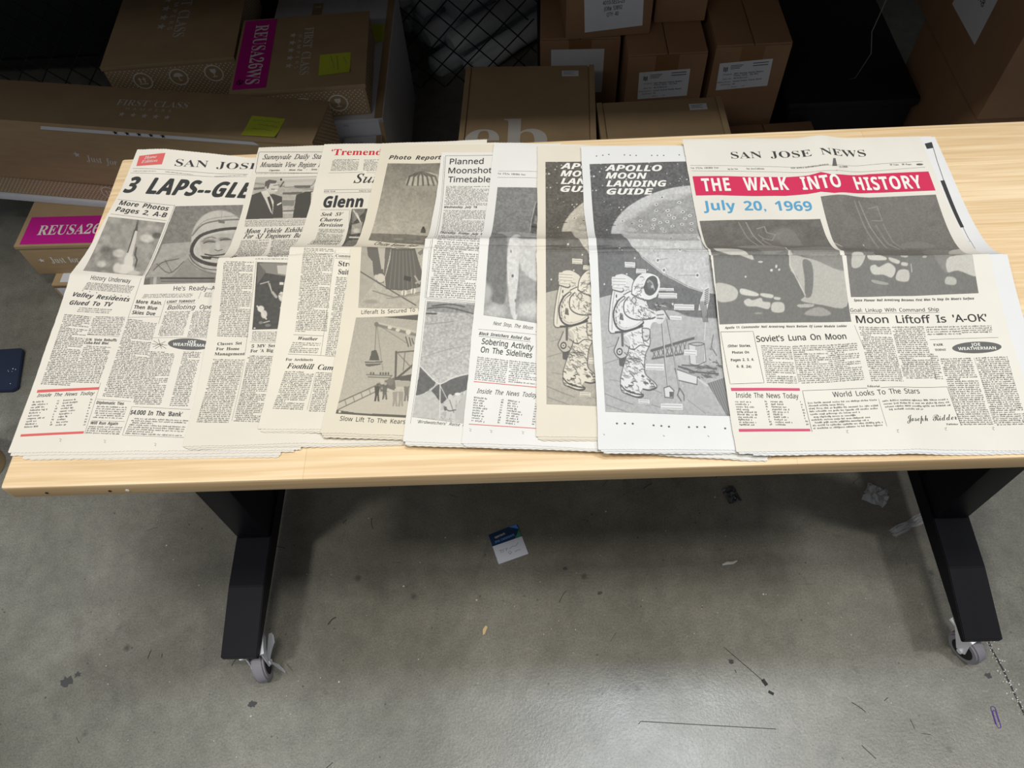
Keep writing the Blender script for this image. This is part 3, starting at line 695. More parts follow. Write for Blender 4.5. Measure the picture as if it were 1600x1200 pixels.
  ('O',(337.4,145.6),(369.3,145.7),(338.8,153.9),'grey_ink'),
  ('T','JOE','sb',330.4,147.5,342.5,147.6,4.3,'white'),
  ('T','WEATHERMAN','sb',312.7,142,361.3,141.8,4.3,'white'),
  ('T','FAIR','rb',282.5,149.5,294.9,149.7,3.1,'ink'),
  ('T','TODAY','rb',282.8,142.2,297.3,142.2,3,'ink'),
  ('B',(287,131.6),(327.7,131.3),(288.6,34.8),2.85,0.12,1),
  ('B',(332.3,131.6),(374.2,132),(329.9,33.2),2.85,0.12,1),
  ('L',[(330,131),(334.1,66.6)],0.2,'ink'),
  ('L',[(141.7,27.5),(144.5,28.5),(142,25),(144,24)],0.45,'pencil'),
  ('L',[(203.7,26.9),(206.5,27.7),(203.9,24.3),(205.8,23.3)],0.45,'pencil'),
  ('L',[(266.5,31.3),(269.5,32.4),(266.6,28.9),(268.5,27.9)],0.45,'pencil'),
  ('L',[(325,31),(327.9,31.9),(325.1,28.5),(327,27.4)],0.45,'pencil')],
]
INNER_PRINT = [('Q',[(388.4,553.2),(400.2,556.7),(398.9,542.8),(388.5,540.7)],'ink'),('L',[(400.3,555.7),(396,511.7),(393.3,467.9)],0.7,'ink'),('Q',[(388.1,467.5),(394.4,468.4),(392,366.8),(386.9,366.1)],'ink'),('L',[(390.5,366.4),(388.5,333.4)],0.5,'ink'),('L',[(384.7,332.7),(389.2,333.4),(386.2,313.3)],0.4,'ink')]
MOON_ART = [('f',84),('n',10,6),('*',260),('e',1095,395,141,98,200,0.02),('e',1104,398,136,90,158,0.12),('e',985,368.8,15,11.2,168,0.6),('e',1007.5,361.3,16.9,9.4,150,0.6),('e',1041.3,355.6,15,11.2,165,0.7),('e',988.8,385.6,11.2,7.5,190,0.5),('e',1063.8,342.5,13.1,9.4,175,0.6),('e',1054.4,320,22.5,7.5,190,0.6),('l',[(955,374.4),(962.5,374.8)],1.12,60),('l',[(956.9,365),(963.4,364.3)],1.12,60),('e',988.8,371,1.5,1.1,50,0.2),('e',995.3,383.4,1.1,0.9,60,0.2),('e',1027.2,332.8,3.2,2.6,235,0.1),('e',1027.2,332.8,2.1,1.7,150,0.15),('e',1027.2,332.8,0.9,0.8,70,0.2),('e',1063,329.8,3.2,2.6,235,0.1),('e',1063,329.8,2.1,1.7,150,0.15),('e',1063,329.8,0.9,0.8,70,0.2),('e',1036,320,3.2,2.6,235,0.1),('e',1036,320,2.1,1.7,150,0.15),('e',1036,320,0.9,0.8,70,0.2),('e',1027.2,344,3.2,2.6,235,0.1),('e',1027.2,344,2.1,1.7,150,0.15),('e',1027.2,344,0.9,0.8,70,0.2),('e',1045,344.8,3.2,2.6,235,0.1),('e',1045,344.8,2.1,1.7,150,0.15),('e',1045,344.8,0.9,0.8,70,0.2),('e',1069,347.2,3.2,2.6,235,0.1),('e',1069,347.2,2.1,1.7,150,0.15),('e',1069,347.2,0.9,0.8,70,0.2),('e',1047.5,353.4,3.2,2.6,235,0.1),('e',1047.5,353.4,2.1,1.7,150,0.15),('e',1047.5,353.4,0.9,0.8,70,0.2),('e',1080.3,354.5,3.2,2.6,235,0.1),('e',1080.3,354.5,2.1,1.7,150,0.15),('e',1080.3,354.5,0.9,0.8,70,0.2),('e',1055.1,358.8,3.2,2.6,235,0.1),('e',1055.1,358.8,2.1,1.7,150,0.15),('e',1055.1,358.8,0.9,0.8,70,0.2),('e',1072.2,359.8,3.2,2.6,235,0.1),('e',1072.2,359.8,2.1,1.7,150,0.15),('e',1072.2,359.8,0.9,0.8,70,0.2),('e',973.8,365.8,3.2,2.6,235,0.1),('e',973.8,365.8,2.1,1.7,150,0.15),('e',973.8,365.8,0.9,0.8,70,0.2),('e',1002.3,364.6,3.2,2.6,235,0.1),('e',1002.3,364.6,2.1,1.7,150,0.15),('e',1002.3,364.6,0.9,0.8,70,0.2),('e',1023.8,361.3,3.2,2.6,235,0.1),('e',1023.8,361.3,2.1,1.7,150,0.15),('e',1023.8,361.3,0.9,0.8,70,0.2),('e',1044.5,365.8,3.2,2.6,235,0.1),('e',1044.5,365.8,2.1,1.7,150,0.15),('e',1044.5,365.8,0.9,0.8,70,0.2),('e',1033.2,368,3.2,2.6,235,0.1),('e',1033.2,368,2.1,1.7,150,0.15),('e',1033.2,368,0.9,0.8,70,0.2),('e',1082.5,370.6,3.2,2.6,235,0.1),('e',1082.5,370.6,2.1,1.7,150,0.15),('e',1082.5,370.6,0.9,0.8,70,0.2),('e',1001.9,375.3,3.2,2.6,235,0.1),('e',1001.9,375.3,2.1,1.7,150,0.15),('e',1001.9,375.3,0.9,0.8,70,0.2),('e',1022.5,372.5,3.2,2.6,235,0.1),('e',1022.5,372.5,2.1,1.7,150,0.15),('e',1022.5,372.5,0.9,0.8,70,0.2),('e',1052.5,375.5,3.2,2.6,235,0.1),('e',1052.5,375.5,2.1,1.7,150,0.15),('e',1052.5,375.5,0.9,0.8,70,0.2),('e',1067.5,371.8,3.2,2.6,235,0.1),('e',1067.5,371.8,2.1,1.7,150,0.15),('e',1067.5,371.8,0.9,0.8,70,0.2),('e',1021,380.2,3.2,2.6,235,0.1),('e',1021,380.2,2.1,1.7,150,0.15),('e',1021,380.2,0.9,0.8,70,0.2),('e',1036,381.5,3.2,2.6,235,0.1),('e',1036,381.5,2.1,1.7,150,0.15),('e',1036,381.5,0.9,0.8,70,0.2),('e',1082.1,384.1,3.2,2.6,235,0.1),('e',1082.1,384.1,2.1,1.7,150,0.15),('e',1082.1,384.1,0.9,0.8,70,0.2),('e',1039.4,387.9,3.2,2.6,235,0.1),('e',1039.4,387.9,2.1,1.7,150,0.15),('e',1039.4,387.9,0.9,0.8,70,0.2),('e',1009.4,386.6,3.2,2.6,235,0.1),('e',1009.4,386.6,2.1,1.7,150,0.15),('e',1009.4,386.6,0.9,0.8,70,0.2),('l',[(1033.8,343.4),(1024.4,342.5)],0.56,95),('l',[(1039.4,343.4),(1037.5,348.1)],0.56,95),('l',[(1073.1,348.1),(1086.3,346.3)],0.56,95),('l',[(1022.5,387.5),(1028.1,392.2)],0.56,95),('l',[(1045,393.1),(1052.5,389.4)],0.56,95),('p',[(972.5,394.2),(1148.7,394.2),(1148.7,500.4),(1103.4,497.6),(1035.4,472.1),(1001.4,449.4),(978.7,416.8)],190,1),('n',14,14),('n',8,5),('p',[(934.8,395.6),(973,395.6),(978.7,416.8),(1001.4,448),(1035.4,470.7),(1075,487.7),(1103.4,496.2),(1124.6,499),(1148.7,499),(1148.7,538.7),(934.8,538.7)],84,1),('n2',8,6),('*2',120),('l',[(971.3,394.7),(978.7,416.8),(1001.4,449.4),(1035.4,472.1),(1075,489.1),(1103.4,496.7)],0.85,215),('e',1048.1,407.8,3.4,3.4,235,0.1),('e',1048.1,407.8,2.3,2.3,150,0.1),('e',1048.1,407.8,1.1,1.1,70,0.2),('e',1072.2,414.6,3.4,3.4,235,0.1),('e',1072.2,414.6,2.3,2.3,150,0.1),('e',1072.2,414.6,1.1,1.1,70,0.2),('e',1017.5,433.8,3.4,3.4,235,0.1),('e',1017.5,433.8,2.3,2.3,150,0.1),('e',1017.5,433.8,1.1,1.1,70,0.2),('e',1060.3,437,3.4,3.4,235,0.1),('e',1060.3,437,2.3,2.3,150,0.1),('e',1060.3,437,1.1,1.1,70,0.2),('e',1026,453.7,3.4,3.4,235,0.1),('e',1026,453.7,2.3,2.3,150,0.1),('e',1026,453.7,1.1,1.1,70,0.2),('e',1035.9,466.7,3.4,3.4,235,0.1),('e',1035.9,466.7,2.3,2.3,150,0.1),('e',1035.9,466.7,1.1,1.1,70,0.2),('e',1087.8,473.5,3.4,3.4,235,0.1),('e',1087.8,473.5,2.3,2.3,150,0.1),('e',1087.8,473.5,1.1,1.1,70,0.2),('l',[(1075,413.4),(1089.2,402.7)],0.57,90),('l',[(1062.3,438.1),(1077.9,440.9)],0.57,90),('l',[(1018.4,436.7),(1021.8,443.8)],0.57,90),('l',[(1026.9,453.1),(1041,451.4)],0.57,90),('l',[(1038.2,467.8),(1042.4,476.3)],0.57,90),('l',[(1058,473.5),(1086.4,473.5)],0.57,100),('p',[(933.3,501.8),(944.7,499),(961.7,496.2),(978.7,501.8),(1018.4,516),(1052.4,518.8),(1075,525.9),(1092,527.4),(1128.9,528.8),(1148.7,530.2),(1148.7,657.7),(933.3,657.7)],176,0.85),('n3',14,12),('w',[(939,538.7),(1001.4,550),(1131.7,538.7),(1140.2,652),(944.7,646.4)],70,0.62,135,-0.2,9.64),('l',[(1063.7,523.1),(1075,525.9),(1086.4,527.4),(1120.4,528.8)],0.85,110),('l',[(1018.4,538.7),(1120.4,541.5)],0.57,150),('l',[(947.5,564.2),(961.7,561.4)],0.85,130),('l',[(944.7,584),(967.4,578.4)],0.85,120),('l',[(953.2,603.9),(973,606.7)],0.85,130),('l',[(944.7,620.9),(970.2,629.4),(990,635)],0.85,110),('l',[(1018.4,635),(1052.4,643.5)],0.85,120),('l',[(1075,629.4),(1103.4,646.4)],0.85,130),('l',[(947.5,635),(978.7,643.5)],0.85,120),('l',[(1007,612.4),(1035.4,620.9)],0.85,120),('l',[(1114.7,595.4),(1131.7,589.7)],0.85,130),('e',1099.1,630.8,17,5.7,165,0.3),('e',998.5,547.2,11.3,3.4,150,0.5),('p',[(1106.2,609.5),(1140.2,601),(1148.7,652),(1136,649.2)],90,0.28),('l',[(1109,606.7),(1128.9,646.4)],0.45,200),('l',[(1112.4,606.1),(1132.3,646.4)],0.45,200),('l',[(1115.8,605.6),(1135.7,646.4)],0.45,200),('l',[(1119.2,605),(1139.1,646.4)],0.45,200),('l',[(1122.6,604.4),(1142.5,646.4)],0.45,200),('l',[(1126,603.9),(1145.9,646.4)],0.45,200),('l',[(1129.4,603.3),(1149.3,646.4)],0.45,200),('p',[(1055.2,591.1),(1090.6,601),(1089.2,610.9),(1060.9,605.3)],215,0.28),('l',[(1055.2,591.1),(1090.6,601),(1089.8,610.9),(1060.3,605.3),(1055.2,591.1)],1.13,60),('p',[(1056.6,589.7),(1092,584),(1126,589.7),(1120.4,603.9),(1092,602.4)],150,0.57),('l',[(1060.9,588.3),(1086.4,595.4),(1123.2,598.2)],1.98,60),('l',[(1066.5,586.9),(1092,588.3),(1120.4,592.5)],1.7,70),('l',[(1092,603.9),(1106.2,612.4)],2.27,200),('p',[(1076.4,561.4),(1084.9,559.1),(1100.5,561.4),(1103.4,582.6),(1099.1,586.9),(1079.3,585.4)],205,0.28),('l',[(1087.8,561.9),(1089.2,584.6)],0.85,100),('l',[(1090,561.9),(1091.5,584.6)],0.85,100),('l',[(1092.3,561.9),(1093.7,584.6)],0.85,100),('l',[(1094.6,561.9),(1096,584.6)],0.85,100),('l',[(1096.8,561.9),(1098.3,584.6)],0.85,100),('l',[(1099.1,561.9),(1100.5,584.6)],0.85,100),('e',1089.2,560.8,12.5,2.3,170,0.2),('L',[(1076.7,560.8),(1089.2,558.8),(1101.1,560.8),(1089.2,563.1),(1076.7,560.8)],0.85,60),('l',[(1101.1,560.8),(1103.9,582.6)],0.85,60),('L',[(1079.3,585.4),(1089.2,587.4),(1103.9,582.6)],0.85,60),('w',[(1060.9,585.4),(1126,588.3),(1120.4,603.9),(1092,602.4)],26,1.13,70,0.15,9.64),('w',[(1103.4,578.4),(1128.9,584),(1126,595.4),(1103.4,589.7)],14,1.13,60,0.3,7.37),('l',[(1076.4,561.4),(1079.3,585.4)],0.85,60),('l',[(1018.4,568.4),(1075,555.7),(1086.4,553.4)],3.4,70),('l',[(1019.8,578.4),(1069.4,572.7)],2.27,80),('l',[(1019.8,568.2),(1025.4,576.7)],1.13,70),('l',[(1026.6,566.7),(1032.2,575.8)],1.13,70),('l',[(1033.4,565.3),(1039,575)],1.13,70),('l',[(1040.2,563.9),(1045.8,574.1)],1.13,70),('l',[(1047,562.5),(1052.6,573.3)],1.13,70),('l',[(1053.8,561.1),(1059.4,572.4)],1.13,70),('l',[(1060.6,559.7),(1066.2,571.6)],1.13,70),('l',[(1067.4,558.2),(1073,570.7)],1.13,70),('l',[(1025.4,567),(1020.6,577.8)],1.13,75),('l',[(1032.2,565.6),(1027.4,576.9)],1.13,75),('l',[(1039,564.2),(1034.2,576.1)],1.13,75),('l',[(1045.8,562.8),(1041,575.2)],1.13,75),('l',[(1052.6,561.4),(1047.8,574.4)],1.13,75),('l',[(1059.4,559.9),(1054.6,573.5)],1.13,75),('l',[(1066.2,558.5),(1061.4,572.7)],1.13,75),('l',[(1073,557.1),(1068.2,571.8)],1.13,75),('e',1087.8,553.4,2.8,4,150,0.3),('l',[(1105.6,484.8),(1101.1,555.7)],1.13,210),('p',[(1099.1,491.9),(1106.8,486.3),(1107.6,504.7),(1103.4,521.7),(1099.1,534.4),(1096.3,518.8),(1090.6,518.8),(1093.4,504.7)],210,0.28),('l',[(1100.5,493.3),(1105.6,491.1)],1.13,60),('l',[(1100.5,495.9),(1105.6,493.6)],1.13,60),('l',[(1100.5,498.4),(1105.6,496.2)],1.13,60),('l',[(1100.5,501),(1105.6,498.7)],1.13,60),('l',[(1100.5,503.5),(1105.6,501.3)],1.13,60),('l',[(1100.5,506.1),(1105.6,503.8)],1.13,60),('l',[(1100.5,508.6),(1105.6,506.4)],1.13,60),('l',[(1100.5,511.2),(1105.6,508.9)],1.13,60),('l',[(1092.6,507.5),(1099.1,533)],1.13,60),('l',[(1094.9,507.5),(1100.8,533)],1.13,60),('l',[(1097.1,507.5),(1102.5,533)],1.13,60),('l',[(1099.4,507.5),(1104.2,533)],1.13,60),('l',[(1101.7,507.5),(1105.9,533)],1.13,60),('l',[(1114.7,550),(1111.9,564.2),(1120.4,575.5)],1.13,60),('e',1111.9,567,3.4,2.3,120,0.3),('l',[(1033.9,527.4),(1039.6,578.4),(1044.4,612.4)],2.27,60),('l',[(1034.5,527.4),(1040.2,578.4),(1044.7,612.4)],1.13,220),('l',[(1042.4,530.2),(1053.8,575.5),(1062.3,618)],1.98,60),('l',[(1043,530.2),(1054.1,575.5),(1062.3,618)],0.85,215),('p',[(1038.2,614.6),(1046.7,612.4),(1053.8,618),(1052.4,627.1),(1039.6,626)],215,0.28),('l',[(1038.2,614.6),(1046.7,612.4),(1053.8,618),(1052.4,627.1),(1039.6,626),(1038.2,614.6)],1.13,60),('p',[(1046.7,619.4),(1052.9,619.4),(1051.8,626),(1046.7,625.4)],60,0.28),('l',[(1062.3,615.2),(1059.4,623.7),(1065.1,630.8)],1.42,70),('l',[(1063.1,615.2),(1069.4,623.7),(1069.4,629.9)],1.42,70),('P',[(960.3,472.9),(973,471.2),(987.2,477.8),(990.6,485.4),(985.8,501.8),(978.7,521.7),(978.1,540.1),(967.4,545.2),(952.6,543.2),(952,521.7),(954.9,504.7),(957.1,487.7),(957.7,477.8)],228,0.28),('L',[(960.3,472.9),(957.7,487.7),(953.7,507.5),(951.8,542.9),(965.9,545.2)],1.13,55),('L',[(960.3,493.3),(957.1,513.2),(956.6,541.5)],0.85,120),('w',[(958.8,474.9),(987.2,479.2),(984.4,493.3),(960.3,491.9)],16,0.85,90,0.2,7.37),('L',[(958.3,491.1),(970.2,493.9),(974.4,491.9)],1.42,60),('e',963.1,499,1.4,2.6,60,0.3),('e',973,513.2,1.7,2.6,70,0.3),('p',[(968.8,520.3),(975.9,521.7),(974.4,530.2),(967.9,528.8)],70,0.28),('l',[(970.2,521.7),(974.7,522.5)],0.57,200),('P',[(974.4,497.6),(987.2,492.8),(1001.4,494.8),(1009.3,504.7),(1015.5,515.4),(1028.3,518.3),(1032,525.9),(1028.3,531.6),(1018.4,534.4),(1015.5,547.2),(1016.1,559.9),(1009.3,572.7),(1007.6,588.3),(1009.9,598.2),(1024.6,609),(1026.3,614.6),(1015.5,617.5),(1004.8,615.8),(1001.4,620.3),(1005.9,624.3),(998.5,626.5),(978.7,621.4),(971.3,616.9),(970.2,602.4),(975.3,584),(975.3,564.2),(973.9,550),(987.2,542.1),(977.6,537.3),(973,521.7),(972.5,507.5)],228,0.28),('L',[(974.4,497.6),(987.2,492.8),(1001.4,494.8),(1009.3,504.7),(1015.5,515.4),(1028.3,518.3)],1.13,60),('L',[(1015.5,547.2),(1016.1,559.9),(1009.3,572.7),(1007.6,588.3),(1009.9,598.2),(1024.6,609),(1026.3,614.6),(1015.5,617.5),(1004.8,615.8)],1.13,60),('L',[(973.9,550),(975.3,564.2),(975.3,584),(970.2,602.4),(971.3,616.9),(978.7,621.4),(998.5,626.5),(1005.9,624.3),(1001.4,620.3)],1.13,60),('P',[(986.6,496.7),(987.8,484.8),(993.4,475.8),(1002.8,470.1),(1015.5,470.1),(1025.4,474.1),(1030.3,482.6),(1028.6,493.3),(1022.9,502.4),(1012.7,505.2),(997.1,501.8)],234,0.28),('L',[(986.6,496.7),(987.8,484.8),(993.4,475.8),(1002.8,470.1),(1015.5,470.1),(1025.4,474.1)],1.13,60),('L',[(986.6,496.7),(997.1,501.8),(1012.7,505.2),(1022.9,502.4)],1.42,55),('w',[(989.5,483.4),(1001.4,472.1),(1007,474.9),(1002.8,497.6),(990,494.8)],16,0.85,95,-0.5,9.64),('P',[(1004.8,486.3),(1009.3,476.9),(1018.4,472.9),(1025.7,476.3),(1028,484.3),(1024.6,493.9),(1016.9,499),(1008.4,496.7)],46,0.28),('L',[(1004.8,486.3),(1009.3,476.9),(1018.4,472.9),(1025.7,476.3),(1028,484.3)],1.42,240),('e',1015.5,485.4,6.8,7.4,85,0.5),('L',[(1012.7,479.2),(1018.4,483.4),(1021.8,491.9)],1.13,165),('e',1018.4,487.7,2.6,2.6,175,0.4),('e',1011.6,481.4,2.3,1.7,140,0.4),('L',[(974.4,501.3),(965.1,508.1),(960,521.7),(964,535.9),(975.9,542.1),(992.9,539.3),(1004.2,533)],4.82,45),('L',[(974.4,501.3),(965.7,508.6),(961.1,521.7),(964.8,535.3),(975.9,541),(992.3,538.1),(1003.6,532.2)],2.27,215),('w',[(961.7,504.7),(973,501.8),(965.9,521.7),(973,538.7),(961.7,534.4)],18,0.85,60,1.2,3.4),('L',[(982.1,500.4),(975.3,507.5),(975.3,518.8),(982.1,525.9),(995.7,529.6),(1015.5,528.5),(1029.1,525.1)],1.42,50),('w',[(976.4,501.8),(1001.4,496.7),(1015.5,515.4),(1028.3,519.4),(1028.3,528.8),(995.7,529.1),(978.7,523.1)],46,0.79,70,0.5,6.8),('w',[(976.4,501.8),(1001.4,496.7),(1015.5,515.4),(1028.3,519.4),(1028.3,528.8),(995.7,529.1),(978.7,523.1)],30,0.85,120,1.4,5.67),('e',990,504.7,4.5,4.3,205,0.2),('L',[(986.6,504.7),(990,500.7),(994,504.7),(990.6,509.2),(986.6,504.7)],0.85,70),('P',[(1025.2,518.3),(1035.9,517.1),(1041,523.1),(1034.2,534.4),(1025.2,532.5)],212,0.28),('L',[(1025.2,518.3),(1035.9,517.1),(1041,523.1),(1046.1,529.6)],1.42,60),('L',[(1026.3,524),(1037.1,523.4)],1.13,80),('L',[(1026.9,527.9),(1035.9,528.5)],1.13,80),('p',[(1020.6,508.9),(1035.9,507.5),(1044.4,511.8),(1041.6,518.3),(1024.6,517.1)],95,0.57),('l',[(1024,510.9),(1041,513.2)],1.13,190),('e',1047.3,513.2,4,3.4,70,0.3),('w',[(1021.2,508.1),(1043.9,508.9),(1042.4,517.7),(1024,516.6)],12,1.13,40,0.1,3.97),('L',[(962.2,544.9),(978.7,543.8),(1004.2,537.6)],2.55,50),('P',[(967.4,551.4),(980.1,550.6),(984.9,561.4),(979.3,575),(968.8,577.8),(960,569.3),(963.4,560.2)],190,0.57),('L',[(967.4,551.4),(963.4,560.2),(960,569.3),(968.8,577.8),(979.3,575),(984.4,562.8)],1.13,50),('e',968.5,569.3,5.4,5.1,55,0.15),('e',968.5,569.3,3.4,3.1,205,0.2),('e',968.5,569.3,1.4,1.4,80,0.3),('l',[(972.5,546.6),(973.3,561.4)],3.68,70),('L',[(978.7,561.4),(990,567),(1001.4,561.4),(1015.5,563.6)],1.13,60),('P',[(1003.6,540.1),(1015.5,542.1),(1013.8,554.3),(1005.6,555.1)],205,0.28),('L',[(1003.6,540.1),(1015.5,542.1),(1013.8,554.3),(1005.6,555.1),(1003.6,540.1)],1.13,60),('w',[(975.3,550.6),(1001.4,542.9),(1015.5,547.2),(1015.5,562.8),(978.7,575.5)],34,0.79,72,0.55,7.37),('p',[(967.4,578.4),(980.1,575.5),(975.3,588.3),(968.5,586.9)],60,0.57),('w',[(978.7,572.7),(1009.3,567),(1007.6,591.1),(990,601),(971.6,603.9)],44,0.91,64,0.38,9.64),('w',[(978.7,572.7),(1009.3,567),(1007.6,591.1),(990,601),(971.6,603.9)],34,0.85,140,0.3,8.5),('w',[(971.3,601),(995.7,603.9),(1001.4,620.9),(1001.4,625.4),(978.7,620.9),(971.3,616.3)],24,1.02,55,0.35,7.94),('w',[(1001.4,595.4),(1009.3,598.8),(1024.6,610.1),(1024.6,615.2),(1007,616.3)],18,1.13,60,0.5,6.8),('L',[(970.8,610.9),(978.7,617.5),(992.9,621.4),(1005.9,623.1)],1.7,50),('L',[(978.7,620.9),(993.4,625.4),(1004.2,624.8)],1.42,45),('L',[(1005.6,615.8),(1015.5,616.9),(1026,614.1)],1.42,50),('l',[(991.4,470.7),(993.4,462.2)],0.85,60),('l',[(991.2,473.5),(992.3,455.1)],0.85,70),('p',[(975.3,455.4),(991.2,456.2),(991.2,463),(975.3,462.2)],228,0.28),('l',[(976.7,457.4),(989.5,458.3)],0.68,120),('l',[(976.7,460.8),(989.5,461.7)],0.68,120),('p',[(992.9,464.4),(1008.2,465.3),(1008.2,471),(992.9,470.1)],228,0.28),('l',[(994.3,466.1),(1006.5,467)],0.68,120),('l',[(994.3,469),(1006.5,469.8)],0.68,120),('p',[(955.4,474.1),(978.7,474.9),(978.7,486.3),(955.4,485.4)],228,0.28),('l',[(956.9,476.3),(977,477.2)],0.68,120),('l',[(956.9,480.1),(977,481)],0.68,120),('l',[(956.9,483.9),(977,484.8)],0.68,120),('p',[(956.6,486),(971.9,486.8),(971.9,490.8),(956.6,489.9)],228,0.28),('l',[(958,488.4),(970.2,489.2)],0.68,120),('p',[(1028.3,489.4),(1051.8,490.2),(1051.8,493.6),(1028.3,492.8)],228,0.28),('l',[(1029.7,491.4),(1050.1,492.3)],0.68,120),('p',[(1028.3,495.6),(1056.9,496.5),(1056.9,503.3),(1028.3,502.4)],228,0.28),('l',[(1029.7,497.7),(1055.2,498.5)],0.68,120),('l',[(1029.7,501.1),(1055.2,501.9)],0.68,120),('p',[(1052.9,510.3),(1084.1,511.2),(1084.1,518.6),(1052.9,517.7)],228,0.28),('l',[(1054.3,512.6),(1082.4,513.4)],0.68,120),('l',[(1054.3,516.2),(1082.4,517.1)],0.68,120),('p',[(1046.7,525.1),(1064.8,525.9),(1064.8,530.5),(1046.7,529.6)],228,0.28),('l',[(1048.1,527.8),(1063.1,528.7)],0.68,120),('p',[(1009.3,584.6),(1038.2,585.4),(1038.2,592.8),(1009.3,592)],228,0.28),('l',[(1010.7,586.8),(1036.5,587.7)],0.68,120),('l',[(1010.7,590.5),(1036.5,591.3)],0.68,120),('p',[(1069.4,567.6),(1089.2,568.4),(1089.2,575.2),(1069.4,574.4)],228,0.28),('l',[(1070.8,569.6),(1087.5,570.5)],0.68,120),('l',[(1070.8,573),(1087.5,573.9)],0.68,120),('p',[(1033.1,633.6),(1067.1,634.5),(1067.1,641.5),(1033.1,640.7)],228,0.28),('l',[(1034.5,635.7),(1065.4,636.6)],0.68,120),('l',[(1034.5,639.3),(1065.4,640.1)],0.68,120),('p',[(998,628.2),(1015,629.1),(1015,634.2),(998,633.3)],228,0.28),('l',[(999.4,629.8),(1013.3,630.6)],0.68,120),('l',[(999.4,632.3),(1013.3,633.2)],0.68,120)]  # lower moon kept lighter, with the page's sheen in its grey
